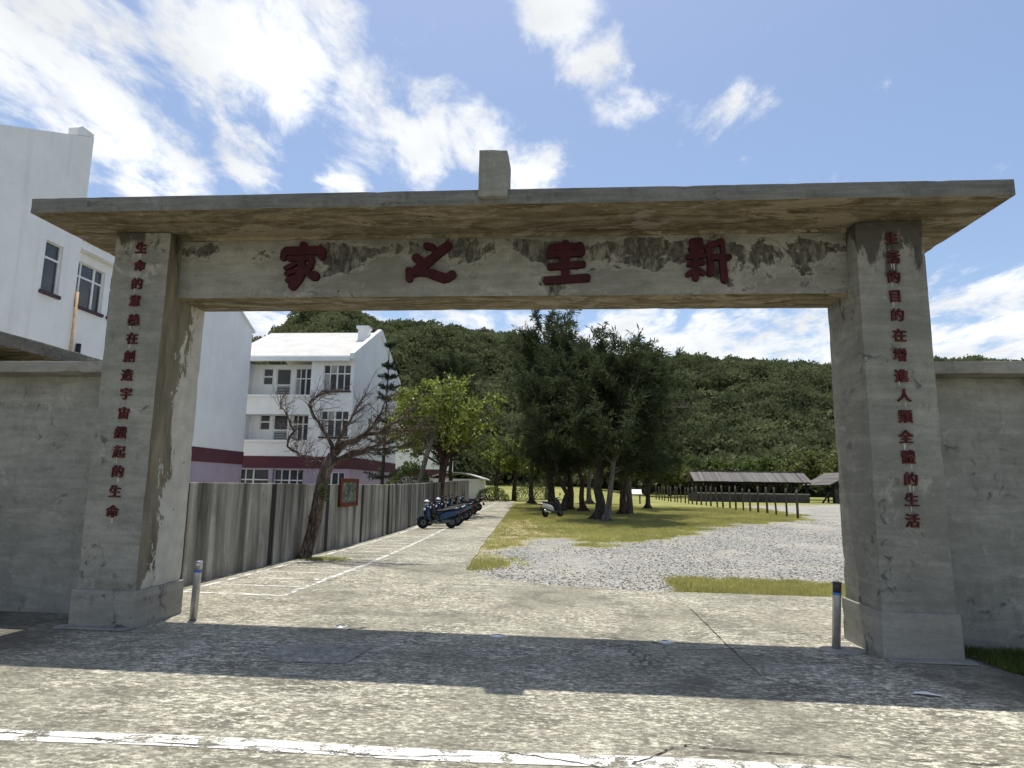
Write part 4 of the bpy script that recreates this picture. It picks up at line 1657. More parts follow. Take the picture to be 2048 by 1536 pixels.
# --- timber pavilions on the right
def pavilion(x0, x1, y0, y1, zg, ze, zr, label, ridge='x', nbay=7):
    e = empty('pavilion', ((x0 + x1) / 2, (y0 + y1) / 2, zg), label=label, cat='pavilion')
    o_ = -e.location
    rr = random.Random(int(x0))
    ov = 0.5
    if ridge == 'x':
        n = 14
        yc = (y0 + y1) / 2
        for i in range(n):
            a, b = x0 - ov + (x1 - x0 + 2 * ov) * i / n, x0 - ov + (x1 - x0 + 2 * ov) * (i + 1) / n - 0.02
            dz = rr.uniform(-0.012, 0.02)
            for sgn in (-1, 1):
                ye = y0 - ov if sgn < 0 else y1 + ov
                mb = MB()
                mb.add([(a, ye, ze + dz), (b, ye, ze + dz), (b, yc, zr + dz), (a, yc, zr + dz), (a, ye, ze + dz - 0.05), (b, ye, ze + dz - 0.05), (b, yc, zr + dz - 0.05), (a, yc, zr + dz - 0.05)],
                       [(0, 1, 2, 3), (4, 7, 6, 5), (0, 4, 5, 1), (1, 5, 6, 2), (2, 6, 7, 3), (3, 7, 4, 0)])
                o = mb.build('roof_sheet', 'hut_roofing', e)
                o.location = o_
        mb = MB()
        mb.box(x0 - ov, x1 + ov, yc - 0.12, yc + 0.12, zr, zr + 0.07)
        o = mb.build('ridge_cap', 'hut_roofing', e)
        o.location = o_
        xsp = [x0 + (x1 - x0) * i / nbay for i in range(nbay + 1)]
        for yy in (y0, y1):
            for x in xsp:
                mb = MB()
                mb.tube([(x, yy, zg - 0.1), (x + rr.uniform(-.05, .05), yy, ze - 0.02)], 0.11, 6)
                o = mb.build('post', 'dark_timber', e)
                o.location = o_
                mb = MB()
                for s_ in (-1, 1):
                    mb.tube([(x, yy, ze - 1.0), (x + s_ * 0.5, yy, ze - 0.1)], 0.06, 5)
                o = mb.build('brace', 'dark_timber', e)
                o.location = o_
            mb = MB()
            mb.box(x0 - 0.4, x1 + 0.4, yy - 0.09, yy + 0.09, ze - 0.16, ze - 0.02)
            o = mb.build('beam', 'dark_timber', e)
            o.location = o_
        # gable ends
        for x in (x0, x1):
            mb = MB()
            mb.prism([(y0, ze - 0.1), (y1, ze - 0.1), (yc, zr - 0.1)], 'x', x - 0.04, x + 0.04)
            o = mb.build('gable', 'dark_timber', e)
            o.location = o_
        mb = MB()
        mb.box(x0 - 0.2, x1 + 0.2, y0 - 0.2, y0, zg - 0.1, zg + 0.82)
        mb.box(x0 - 0.2, x0, y0, y1, zg - 0.1, zg + 0.82)
        mb.box(x1, x1 + 0.2, y0, y1, zg - 0.1, zg + 0.82)
        o = mb.build('low_wall', 'hut_wall', e)
        o.location = o_
        mb = MB()
        mb.box(x0 - 0.25, x1 + 0.25, y0 - 0.26, y0 + 0.06, zg + 0.82, zg + 0.96)
        o = mb.build('kerb', 'hut_kerb', e)
        o.location = o_
        mb = MB()
        mb.box(x0, x1, y1 + 0.02, y1 + 0.14, zg - 0.1, zg + 0.75)
        o = mb.build('rear_wall', 'hut_wall', e)
        o.location = o_
    else:
        xc = (x0 + x1) / 2
        n = 8
        for i in range(n):
            a, b = y0 - ov + (y1 - y0 + 2 * ov) * i / n, y0 - ov + (y1 - y0 + 2 * ov) * (i + 1) / n - 0.02
            for sgn in (-1, 1):
                xe = x0 - ov if sgn < 0 else x1 + ov
                mb = MB()
                mb.add([(xe, a, ze), (xe, b, ze), (xc, b, zr), (xc, a, zr), (xe, a, ze - 0.06), (xe, b, ze - 0.06), (xc, b, zr - 0.06), (xc, a, zr - 0.06)],
                       [(0, 1, 2, 3), (4, 7, 6, 5), (0, 4, 5, 1), (1, 5, 6, 2), (2, 6, 7, 3), (3, 7, 4, 0)])
                o = mb.build('roof_sheet', 'hut_roofing', e)
                o.location = o_
        for x in (x0, xc, x1):
            for yy in (y0, y1):
                mb = MB()
                mb.tube([(x, yy, zg - 0.1), (x, yy, ze - 0.05)], 0.11, 6)
                o = mb.build('post', 'dark_timber', e)
                o.location = o_
        for s_ in (-1, 1):
            x = x0 if s_ < 0 else x1
            mb = MB()
            mb.tube([(x + s_ * 1.2, y0, zg - 0.05), (x, y0, ze - 0.3)], 0.09, 6)
            o = mb.build('brace', 'dark_timber', e)
            o.location = o_
        mb = MB()
        mb.prism([(x0, ze - 0.25), (x1, ze - 0.25), (x1, ze), (xc, zr - 0.08), (x0, ze)], 'y', y0 - 0.06, y0 + 0.06)
        o = mb.build('gable', 'dark_timber', e)
        o.location = o_
        mb = MB()
        mb.box(x0, x1, y0 + 0.1, y0 + 0.2, zg - 0.1, zg + 1.5)
        o = mb.build('rear_wall', 'hut_wall', e)
        o.location = o_
    return e


pavilion(14.6, 25.9, 72.6, 76.6, 0.4, 2.55, 3.62, 'long open timber pavilion with grey sheet roof behind the row of posts')
pavilion(28.6, 33.0, 72.4, 79.5, 0.4, 2.35, 3.75, 'timber pavilion showing its dark gable end beside the longer one', 'y')

# --- row of old timber posts
POSTS = [(12.13, 35.37), (12.18, 37.2), (12.18, 38.92), (12.1, 40.33), (11.89, 41.46), (11.78, 42.72), (11.6, 43.62), (11.42, 44.74), (11.6, 47.0),
         (11.53, 48.6), (11.4, 49.81), (11.39, 51.94), (11.4, 53.66), (11.33, 55.16), (11.23, 56.43), (11.29, 58.61), (11.26, 60.1), (11.3, 62.0),
         (11.2, 63.6), (11.15, 65.2), (11.2, 67.0), (11.1, 68.8), (11.1, 70.4), (11.0, 72.2), (11.0, 74.0), (10.9, 75.5), (10.8, 77.2)]
rp = random.Random(11)
ORD = ['first', 'second', 'third', 'fourth', 'fifth', 'sixth', 'seventh', 'eighth', 'ninth', 'tenth', 'eleventh', 'twelfth', 'thirteenth', 'fourteenth', 'fifteenth',
       'sixteenth', 'seventeenth', 'eighteenth', 'nineteenth', 'twentieth'] + ['twenty-' + w for w in ('first', 'second', 'third', 'fourth', 'fifth', 'sixth', 'seventh')]
for i, (x, y) in enumerate(POSTS):
    mb = MB()
    lean = {2: -0.10, 9: -0.13, 10: -0.10}.get(i, rp.uniform(-0.04, 0.03))
    h = 1.45 + rp.uniform(-0.08, 0.12)
    r0 = 0.062 + rp.uniform(-0.008, 0.012)
    mb.tube([(0, 0, -0.2), (lean * 0.4, 0, h * 0.4), (lean * 0.7 + rp.uniform(-.02, .02), 0.01, h * 0.7), (lean, 0, h)], [r0, r0 * 0.95, r0 * 0.9, r0 * 0.8], 8)
    o = mb.build('timber_post', 'old_timber', loc=(x, y, gzf(x, y)))
    tag(o, ('leaning' if i in (2, 9, 10) else 'upright') + ' timber post, ' + ORD[i] + ' from the gravel end of the row before the pavilion', 'post', 'row of timber posts on the lawn')

# information board between the trees
e = empty('information_board', (5.9, 55.8, gzf(5.9, 55.8)), label='small slanted white information board on a short leg beyond the trees', cat='sign')
mb = MB()
mb.prism([(-0.05, 0.78), (0.02, 0.74), (0.50, 1.12), (0.43, 1.17)], 'x', -0.75, 0.75)
mb.build('board', 'sign_white', e)
mb = MB()
mb.tube([(0.6, 0.25, -0.1), (0.6, 0.25, 0.9)], 0.06, 8)
mb.tube([(-0.6, 0.25, -0.1), (-0.6, 0.25, 0.9)], 0.06, 8)
mb.build('leg', 'dark_timber', e)


# ================================================================ vegetation
def limb(p, d, L, n, wob, rng, pull=(0, 0, 0)):
    """wandering path from p along d"""
    p = np.array(p, float)
    d = np.array(d, float)
    d /= np.linalg.norm(d)
    pts = [p.copy()]
    for i in range(n):
        d = d + rng.normal(size=3) * wob + np.array(pull)
        d /= np.linalg.norm(d)
        p = p + d * (L / n)
        pts.append(p.copy())
    return pts


def taper(r0, r1, n):
    return [r0 + (r1 - r0) * i / (n - 1) for i in range(n)]


def casuarina(loc, h, seed, label, lean=(0, 0), spread=2.4, bark_='bark_dark', r0=0.24, flare=1.6, low=2.2, bend=None, dens=1.0):
    rng = np.random.default_rng(seed)
    e = empty('casuarina_tree', loc, label=label, cat='tree', group='dark needle-leaved trees on the lawn')
    wood = MB()
    n = 9
    tp = [np.array((0, 0, -0.15))]
    for i in range(1, n + 1):
        f = i / n
        b = bend(f * h) if bend else (0, 0)
        tp.append(np.array((lean[0] * f * h + b[0] + rng.normal() * 0.05, lean[1] * f * h + b[1] + rng.normal() * 0.05, f * h * 0.93)))
    rad = [r0 * flare] + [r0 * (1 - 0.86 * (i / n) ** 0.8) for i in range(1, n + 1)]
    tp.insert(1, np.array((tp[1] - tp[0]) * 0.25 + tp[0]))
    rad.insert(1, r0 * 1.12)
    wood.tube(tp, rad, 10)
    # root spurs
    for k in range(5):
        a = 2 * math.pi * k / 5 + rng.uniform(0, 1)
        wood.tube([(0.4 * r0 * math.cos(a), 0.4 * r0 * math.sin(a), 0.35), (1.3 * r0 * math.cos(a), 1.3 * r0 * math.sin(a), 0.1), (2.5 * r0 * math.cos(a), 2.5 * r0 * math.sin(a), -0.06)],
                  [r0 * 0.45, r0 * 0.38, 0.03], 6)
    tr = e
    C, Dr = [], []
    zt = np.array([p[2] for p in tp])
    P = np.array(tp)
    nl = int(34 * dens)
    for k in range(nl):
        z = low + (h * 0.93 - low) * ((k + rng.uniform()) / nl) ** 0.9
        base = np.array([np.interp(z, zt, P[:, j]) for j in range(3)])
        f = (z - low) / (h - low)
        a = rng.uniform(0, 2 * math.pi)
        L = spread * (0.55 + 0.75 * math.sin(math.pi * min(1, 0.22 + 0.72 * f))) * rng.uniform(0.55, 1.15) * (1 - 0.35 * f)
        up = rng.uniform(0.15, 0.75) + 0.7 * f
        pts = limb(base, (math.cos(a), math.sin(a), up), L, 6, 0.16, rng, (0.03, 0, 0.02))
        wood.tube(pts, taper(max(0.015, 0.05 * (1 - 0.6 * f)), 0.008, 7), 5)
        for j in range(2, 7):
            for q in range(4):
                b0 = pts[j - 1] + (pts[j] - pts[j - 1]) * rng.uniform()
                d2 = unit((pts[j] - pts[j - 1])) * 0.7 + rng.normal(size=3) * 0.55 + np.array((0.1, 0, 0.25))
                L2 = rng.uniform(0.35, 0.95)
                sp = limb(b0, d2, L2, 3, 0.2, rng, (0, 0, -0.06))
                if q < 2:
                    wood.tube(sp, [0.010, 0.008, 0.006, 0.004], 3, cap=False)
                m = int(24 * dens)
                ti = rng.uniform(0, 3, m)
                ii = np.minimum(ti.astype(int), 2)
                S3 = np.array(sp)
                pos = S3[ii] + (S3[ii + 1] - S3[ii]) * (ti - ii)[:, None] + rng.normal(size=(m, 3)) * 0.05
                C.append(pos)
                Dr.append(unit(np.array(d2))[None, :] * 0.5 + rng.normal(size=(m, 3)) * 0.5 + np.array((0.05, 0, -0.05)))
    C = np.concatenate(C)
    Dr = np.concatenate(Dr)
    wood.build('trunk', bark_, tr)
    m = len(C)
    q = cards(C, Dr, rng.uniform(0.18, 0.42, m), rng.uniform(0.035, 0.075, m), rng)
    quads('crown', q, 'needle_leaf', tr, rng.uniform(0, 1, m))
    return e


def gp(x, y):
    return (x, y, gzf(x, y))


casuarina(gp(-0.62, 42.5), 12.3, 1, 'tall dark casuarina with straight trunk behind the white scooter', lean=(-0.045, 0), spread=3.9, r0=0.25, low=2.0, dens=1.2)
casuarina(gp(-0.05, 38.6), 9.8, 2, 'dark casuarina with crooked bent trunk beside the white scooter', r0=0.17, spread=3.2, low=1.9, dens=1.1,
          bend=lambda z: (0.38 * math.exp(-((z - 1.3) / 0.7) ** 2) - 0.35 * sstep((z - 1.2) / 1.4), 0))
casuarina(gp(0.45, 40.8), 9.4, 3, 'dark casuarina with flared foot behind the crooked one', r0=0.24, spread=3.6, low=2.0, flare=2.2, bark_='bark_red')
casuarina(gp(1.25, 39.2), 8.0, 4, 'slim casuarina leaning over with a spreading foot', r0=0.18, lean=(-0.07, 0), spread=2.9, low=2.2, flare=2.0, bark_='bark_red')
casuarina(gp(2.24, 54.5), 9.0, 5, 'grey slim casuarina further back on the lawn', r0=0.22, spread=2.6, low=3.0, bark_='bark_grey')
casuarina(gp(1.78, 31.6), 7.7, 6, 'thick black trunked casuarina on the lawn', r0=0.27, spread=3.5, low=1.7, flare=1.25, dens=1.35)
casuarina(gp(2.02, 30.3), 7.2, 7, 'pale trunked casuarina leaning from the foot of the black trunk', r0=0.16, lean=(0.13, 0.02), spread=3.1, low=2.1, dens=1.15, bark_='bark_grey')
casuarina(gp(3.36, 36.6), 7.5, 8, 'casuarina with widely flared buttress roots on the lawn', r0=0.21, spread=4.3, low=1.9, dens=1.35, flare=2.5, lean=(0.05, 0), bark_='bark_red')

casuarina(gp(5.6, 44.0), 8.2, 12, 'small casuarina on the right flank of the clump', r0=0.16, spread=3.4, low=2.0, lean=(0.04, 0))
casuarina(gp(-8.8, 47.5), 10.4, 13, 'dark casuarina behind the fence over the parked scooters', r0=0.2, spread=3.2, low=2.6)
casuarina(gp(-9.6, 57.0), 12.2, 14, 'tall casuarina behind the fence beyond the parked scooters', r0=0.22, spread=3.6, low=3.0)
casuarina(gp(-2.3, 51.0), 11.2, 15, 'casuarina beside the far end of the path', r0=0.2, spread=3.4, low=2.8)


# bare grey limbs reaching out of the dark trees belong to a wind-broken tree among them
def bare_tree(name, loc, seed, label, cat, trunk_pts, rad, limbs, bark_, twig_len=0.7, twigs=6, sweep=(0.35, 0, 0.1), sub=5, tw_r=0.006):
    rng = np.random.default_rng(seed)
    e = empty(name, loc, label=label, cat=cat)
    w = MB()
    w.tube(trunk_pts, rad, 10)
    for k in range(26):
        # knots and broken bark on the trunk
        i = rng.integers(0, len(trunk_pts) - 1)
        f = rng.uniform()
        p = np.array(trunk_pts[i]) * (1 - f) + np.array(trunk_pts[i + 1]) * f
        r = rad[i] * (1 - f) + rad[i + 1] * f
        a = rng.uniform(0, 6.28)
        o = np.array((math.cos(a), math.sin(a), 0)) * r * 0.8
        w.tube([p + o, p + o * 1.35 + np.array((0, 0, 0.03))], [r * 0.38, r * 0.16], 5)
    w.build('trunk', bark_, e)
    br = MB()
    for (pts, r0) in limbs:
        P = [np.array(p, float) for p in pts]
        # smooth by subdivision
        Q = [P[0]]
        for i in range(len(P) - 1):
            for t_ in (0.33, 0.66, 1.0):
                Q.append(P[i] * (1 - t_) + P[i + 1] * t_ + rng.normal(size=3) * 0.015)
        br.tube(Q, taper(r0, max(0.006, r0 * 0.22), len(Q)), 6)
        for i in range(2, len(Q)):
            d = unit(Q[i] - Q[i - 1])
            for s_ in range(sub):
                dd = d * 0.5 + rng.normal(size=3) * 0.55 + np.array(sweep)
                L = twig_len * rng.uniform(0.4, 1.2)
                tp = limb(Q[i - 1] + (Q[i] - Q[i - 1]) * rng.uniform(), dd, L, 5, 0.16, rng, (0.03, 0, 0.07))
                br.tube(tp, taper(tw_r * 1.5, tw_r * 0.5, 6), 4, cap=False)
                for j in range(twigs):
                    kk = rng.integers(1, 5)
                    d3 = unit(tp[kk + 1] - tp[kk]) * 0.7 + rng.normal(size=3) * 0.45 + np.array(sweep) * 0.5
                    tq = limb(tp[kk], d3, L * rng.uniform(0.25, 0.6), 3, 0.16, rng, (0.02, 0, 0.08))
                    br.tube(tq, taper(tw_r * 0.7, tw_r * 0.35, 4), 3, cap=False)
    br.build('branches', bark_, e)
    return e


bare_tree('dead_tree', (-5.42, 14.0, 0), 21, 'leaning dead tree with bare wind-swept twigs in front of the concrete fence', 'tree',
          [(-0.10, 0, -0.1), (-0.03, 0, 0.1), (0.08, 0, 0.55), (0.15, 0, 0.95), (0.20, 0, 1.35), (0.27, 0, 1.75), (0.36, 0, 2.05), (0.42, 0.03, 2.25)],
          [0.17, 0.14, 0.125, 0.135, 0.12, 0.135, 0.125, 0.09],
          [([(0.41, 0.02, 2.14), (0.43, 0.00, 2.44), (0.22, -0.05, 2.75), (0.02, -0.10, 3.05), (-0.12, -0.10, 3.35), (0.06, -0.05, 3.52), (0.31, 0.00, 3.65)], 0.05),
           ([(0.37, 0.00, 1.97), (0.05, 0.05, 2.14), (-0.31, 0.10, 2.23), (-0.63, 0.10, 2.40), (-0.51, 0.10, 2.75), (-0.77, 0.10, 3.22), (-0.87, 0.10, 3.43)], 0.04),
           ([(0.43, 0.03, 2.23), (0.63, 0.05, 2.44), (1.02, 0.10, 2.63), (1.48, 0.10, 2.79), (1.89, 0.15, 3.05), (2.19, 0.20, 3.35)], 0.085),
           ([(0.46, 0.03, 2.23), (0.56, -0.10, 2.53), (0.77, -0.20, 2.87), (0.97, -0.20, 3.22), (1.17, -0.20, 3.56)], 0.045),
           ([(0.41, 0.00, 2.01), (0.82, 0.00, 2.23), (1.27, 0.05, 2.36), (1.73, 0.05, 2.40), (2.19, 0.10, 2.53)], 0.06),
           ([(0.41, 0.00, 2.06), (0.77, 0.30, 2.31), (1.33, 0.50, 2.49), (1.94, 0.60, 2.79)], 0.055),
           ([(1.02, 0.10, 2.63), (1.38, -0.10, 2.92), (1.58, -0.20, 3.26), (1.68, -0.20, 3.52)], 0.035),
           ([(1.48, 0.10, 2.79), (1.94, 0.00, 2.77), (2.40, 0.10, 2.87)], 0.03)],
          'bark_brown', twig_len=0.56, twigs=4, sweep=(0.5, 0, 0.12), sub=4, tw_r=0.005)
# small weed rooted in the fork
rngw = np.random.default_rng(5)
m = 60
C = np.array((-5.10, 13.9, 1.42)) + rngw.normal(size=(m, 3)) * np.array((0.05, 0.05, 0.12))
q = cards(C, np.array((0.4, -0.3, 0.5)) + rngw.normal(size=(m, 3)) * 0.6, rngw.uniform(0.08, 0.2, m), rngw.uniform(0.02, 0.05, m), rngw)
o = quads('trunk_fern', q, 'weed_blade', None, rngw.uniform(0, 1, m))
tag(o, 'small green fern growing on the dead tree trunk', 'fern')

bare_tree('broken_tree', gp(4.0, 37.5), 33, 'wind-broken tree with bare grey limbs reaching out over the lawn', 'tree',
          [(-0.2, 0, -0.1), (-0.25, 0, 1.2), (-0.3, 0, 2.5), (-0.2, 0, 4.0), (-0.1, 0.1, 5.6), (0.0, 0, 6.8)], [0.2, 0.16, 0.14, 0.11, 0.08, 0.04],
          [([(-0.25, 0, 2.6), (0.7, -0.2, 3.6), (1.6, -0.3, 4.1), (2.4, -0.3, 4.5), (2.0, -0.3, 4.9)], 0.06),
           ([(-0.2, 0, 4.0), (0.5, -0.3, 5.2), (1.2, -0.3, 5.7), (2.0, -0.3, 5.9), (3.0, -0.3, 6.0)], 0.05),
           ([(-0.1, 0.1, 5.6), (-1.0, -0.4, 6.6), (-1.7, -0.5, 7.1), (-2.1, -0.5, 7.6)], 0.06),
           ([(-0.15, 0, 5.0), (0.8, 0, 6.2), (1.5, 0, 7.0), (1.9, 0, 7.8)], 0.05),
           ([(0.0, 0, 6.6), (0.3, -0.2, 7.6), (0.2, -0.2, 8.3)], 0.03)],
          'bark_grey', twig_len=0.9, twigs=4, sweep=(0.25, 0, 0.2), sub=3, tw_r=0.010)


def leafy_tree(name, loc, seed, label, trunk_pts, rad, centre, radii, nbr, nleaf, lsize, leaf, bark_, cluster=9, group=None, gaps=0.3):
    rng = np.random.default_rng(seed)
    e = empty(name, loc, label=label, cat='tree', group=group)
    w = MB()
    w.tube(trunk_pts, rad, 10)
    c = np.array(centre)
    rd = np.array(radii)
    fork = np.array(trunk_pts[-1])
    C, Dr = [], []
    for k in range(nbr):
        u = unit(rng.normal(size=3))
        u[2] = abs(u[2]) * 0.9 - 0.25
        tgt = c + u * rd * rng.uniform(0.75, 1.0)
        st = fork + (np.array(trunk_pts[-2]) - fork) * rng.uniform(0, 1.0)
        mid = (st + tgt) / 2 + rng.normal(size=3) * rd * 0.12 + np.array((0, 0, 0.2))
        pts = [st * (1 - t_) ** 2 + 2 * mid * t_ * (1 - t_) + tgt * t_ * t_ for t_ in np.linspace(0, 1, 8)]
        w.tube(pts, taper(rad[-1] * 0.38, 0.012, 8), 5)
        for j in range(3, 8):
            for q in range(3):
                d = unit(rng.normal(size=3)) + u * 0.6
                L = rng.uniform(0.3, 0.9) * float(rd.min()) * 0.35
                sp = limb(pts[j], d, L, 3, 0.2, rng, (0, 0, 0.05))
                w.tube(sp, [0.014, 0.011, 0.008, 0.005], 3, cap=False)
                if rng.uniform() < gaps:
                    continue
                for b in range(cluster):
                    ce = sp[rng.integers(1, 4)] + rng.normal(size=3) * 0.10
                    m_ = max(1, nleaf // (nbr * 15 * cluster))
                    C.append(ce[None, :] + rng.normal(size=(m_, 3)) * 0.07)
                    Dr.append(rng.normal(size=(m_, 3)) + np.array((0, 0, 0.25)) + unit(d)[None, :] * 0.5)
    w.build('trunk', bark_, e)
    C = np.concatenate(C)
    Dr = np.concatenate(Dr)
    m_ = len(C)
    q = cards(C, Dr, rng.uniform(0.7, 1.25, m_) * lsize, rng.uniform(0.4, 0.6, m_) * lsize, rng)
    quads('crown', q, leaf, e, rng.uniform(0, 1, m_))
    return e


leafy_tree('almond_tree', gp(-6.15, 33.2), 41, 'yellow-green broad-leaved tree over the parked scooters',
           [(0, 0, -0.1), (0.05, 0, 0.4), (0.02, 0, 1.2), (0.15, 0, 2.2), (0.4, 0, 3.1)], [0.24, 0.2, 0.18, 0.16, 0.13],
           (0.1, 0, 4.9), (3.4, 2.6, 2.7), 34, 12000, 0.27, 'almond_leaf', 'bark_red', cluster=8, gaps=0.42)
leafy_tree('almond_tree', gp(-6.75, 31.5), 42, 'slim pale trunked broad-leaved tree beside the fence above the scooters',
           [(0, 0, -0.1), (-0.15, 0, 0.8), (-0.05, 0, 1.8), (0.25, 0, 3.0), (0.55, 0, 4.0)], [0.17, 0.14, 0.125, 0.11, 0.08],
           (0.9, 0, 5.4), (1.9, 1.8, 1.8), 14, 4000, 0.22, 'almond_leaf', 'bark_grey', cluster=7, gaps=0.3)
leafy_tree('almond_tree', gp(-4.3, 60.0), 43, 'broad-leaved tree at the far end of the path',
           [(0, 0, -0.1), (0, 0, 0.9), (0.1, 0, 1.9), (0.1, 0, 2.6)], [0.25, 0.2, 0.18, 0.14],
           (0.2, 0, 4.0), (3.0, 2.5, 2.2), 18, 6000, 0.30, 'almond_leaf', 'bark_dark', cluster=7, gaps=0.2)
leafy_tree('almond_tree', gp(-6.2, 63.0), 44, 'dark leafy tree behind the end of the fence',
           [(0, 0, -0.1), (0, 0, 0.9), (-0.1, 0, 1.9), (0.1, 0, 2.6)], [0.25, 0.2, 0.18, 0.14],
           (0.0, 0, 4.4), (3.0, 2.5, 2.6), 18, 7000, 0.30, 'shrub_leaf', 'bark_dark', cluster=7, gaps=0.15)
leafy_tree('almond_tree', gp(-1.6, 70.0), 45, 'small round tree standing on the far lawn',
           [(0, 0, -0.1), (0, 0, 0.8), (0.1, 0, 1.5), (0.1, 0, 2.0)], [0.22, 0.17, 0.14, 0.12],
           (0.0, 0, 3.8), (2.8, 2.5, 2.2), 16, 6000, 0.30, 'shrub_leaf', 'bark_dark', cluster=7, gaps=0.15)


# small tiered conifer in front of the balcony house
def conifer(loc, h, seed, label):
    rng = np.random.default_rng(seed)
    e = empty('conifer_tree', loc, label=label, cat='tree')
    w = MB()
    tp = limb((0, 0, -0.1), (0.02, 0, 1), h, 10, 0.015, rng)
    w.tube(tp, taper(0.13, 0.02, 11), 8)
    C, Dr = [], []
    for k in range(13):
        z = 1.8 + (h - 2.0) * (k / 12.0)
        if 0.15 < (k % 5) / 5 < 0.35:
            continue
        base = np.array((0.02 * z, 0, z))
        for a in np.arange(5) * 1.256 + rng.uniform(0, 1.2):
            L = (1.55 * (1 - (z / h) ** 1.4) + 0.25) * rng.uniform(0.6, 1.1)
            pts = limb(base, (math.cos(a), math.sin(a), 0.15), L, 5, 0.08, rng, (0, 0, 0.05))
            w.tube(pts, taper(0.03, 0.008, 6), 4)
            for j in range(1, 6):
                m_ = 22
                C.append(pts[j - 1] + (pts[j] - pts[j - 1]) * rng.uniform(size=(m_, 1)))
                Dr.append(unit(pts[j] - pts[j - 1])[None, :] * 0.8 + rng.normal(size=(m_, 3)) * 0.7)
    w.build('trunk', 'bark_dark', e)
    C = np.concatenate(C)
    Dr = np.concatenate(Dr)
    m_ = len(C)
    quads('crown', cards(C, Dr, rng.uniform(0.14, 0.3, m_), rng.uniform(0.03, 0.06, m_), rng), 'pine_leaf', e, rng.uniform(0, 1, m_))
    return e


conifer((-10.9, 39.5, 0.25), 10.2, 51, 'thin dark tiered conifer in front of the balcony house')


def shrub(loc, radii, n, seed, label, leaf='shrub_leaf', size=0.16, name='shrub', group=None):
    rng = np.random.default_rng(seed)
    e = empty(name, loc, label=label, cat='shrub', group=group)
    w = MB()
    rd = np.array(radii)
    for k in range(12):
        u = unit(rng.normal(size=3))
        u[2] = abs(u[2])
        w.tube(limb((0, 0, -0.05), u * rd + np.array((0, 0, 0.5)), float(rd.max()) * 0.8, 4, 0.15, rng), taper(0.04, 0.008, 5), 4)
    w.build('stem', 'bark_dark', e)
    u = unit(rng.normal(size=(n, 3)))
    u[:, 2] = np.abs(u[:, 2])
    lump = 0.72 + 0.5 * fbm(u[:, 0] * 2.2 + 5, u[:, 1] * 2.2 + u[:, 2] * 2.2, seed)
    C = u * rd * (lump * rng.uniform(0.55, 1.0, n) ** 0.4)[:, None]
    q = cards(C, u + rng.normal(size=(n, 3)) * 0.7, rng.uniform(0.6, 1.3, n) * size, rng.uniform(0.4, 0.6, n) * size, rng)
    quads('foliage', q, leaf, e, rng.uniform(0, 1, n))
    return e


shrub((-10.6, 45.5, 0.3), (1.8, 1.2, 3.0), 3200, 61, 'clipped green shrub rising over the fence beside the house', size=0.2)
shrub(gp(-5.9, 55.5), (1.5, 1.2, 1.3), 1800, 62, 'dark low shrub at the end of the fence')
shrub(gp(-2.9, 66), (2.0, 1.5, 1.6), 1800, 63, 'dark low shrub at the end of the path')
# trees at the foot of the hill and around the pavilions
base_trees = [(36.5, 92, 6.4, 'pale_tree_leaf', 'round pale green tree behind the pavilions'),
              (29.0, 96, 5.2, 'shrub_leaf', 'dark tree in the gap between the two pavilions'),
              (11.5, 92, 5.4, 'pale_tree_leaf', 'olive green tree behind the left end of the pavilion'),
              (7.0, 98, 5.6, 'pale_tree_leaf', 'olive tree at the hill foot left of the pavilion'),
              (21.0, 98, 5.0, 'shrub_leaf', 'green tree at the hill foot behind the middle of the pavilion'),
              (16.0, 100, 5.8, 'shrub_leaf', 'dark green tree at the hill foot behind the pavilion roof'),
              (0.5, 104, 5.5, 'shrub_leaf', 'dark tree on the far edge of the lawn'),
              (-6.0, 104, 5.5, 'shrub_leaf', 'dark bushy tree beyond the end of the path'),
              (43.0, 96, 5.5, 'shrub_leaf', 'dark tree behind the gable-ended pavilion')]
for i, (x, y, r, lf, lb) in enumerate(base_trees):
    leafy_tree('hill_foot_tree', gp(x, y), 70 + i, lb, [(0, 0, -0.1), (0, 0, 0.8), (0.1, 0, 1.6), (0.2, 0, 2.2)], [0.3, 0.24, 0.2, 0.16],
               (0, 0, r * 0.72), (r, r * 0.8, r * 0.55), 26, 9000, 0.55, lf, 'bark_dark', cluster=8, gaps=0.05, group='trees at the foot of the hill')


# ---------------------------------------------------------------- hill
RIDGE = [(-400, 45), (-190, 52), (-136, 73), (-125, 84.5), (-111, 93), (-103, 91), (-94, 79.5), (-65, 77.5), (-29, 73), (-10, 68), (6, 63), (27, 61), (63, 59.5), (118, 57), (172, 60.5), (202, 59.5), (420, 50)]


def hz(x, y):
    x = np.asarray(x, float)
    y = np.asarray(y, float)
    # ridge given at y = 300; the slope starts near y = 112
    r = np.interp(x * 300.0 / np.maximum(y, 60), [p[0] for p in RIDGE], [p[1] for p in RIDGE]) - 5
    f = (y - 112) / 188.0
    prof = np.where(f < 1, np.clip(f, 0, 1) ** 0.92, 1 - 0.35 * np.clip(f - 1, 0, 2))
    z = r * prof
    z = z + (fbm(x * 0.022, y * 0.022, 8) - 0.5) * 14 * np.clip(f * 3, 0, 1) * np.clip((1.02 - f) * 4, 0.15, 1)
    return np.where(f <= 0, -0.6 + 0 * z, z + 1.0)


V, F = grid(np.linspace(-420, 420, 150), np.linspace(108, 420, 70), hz)
hill = np_mesh('hill', V, F, 'hill_soil')
tag(hill, kind='structure')


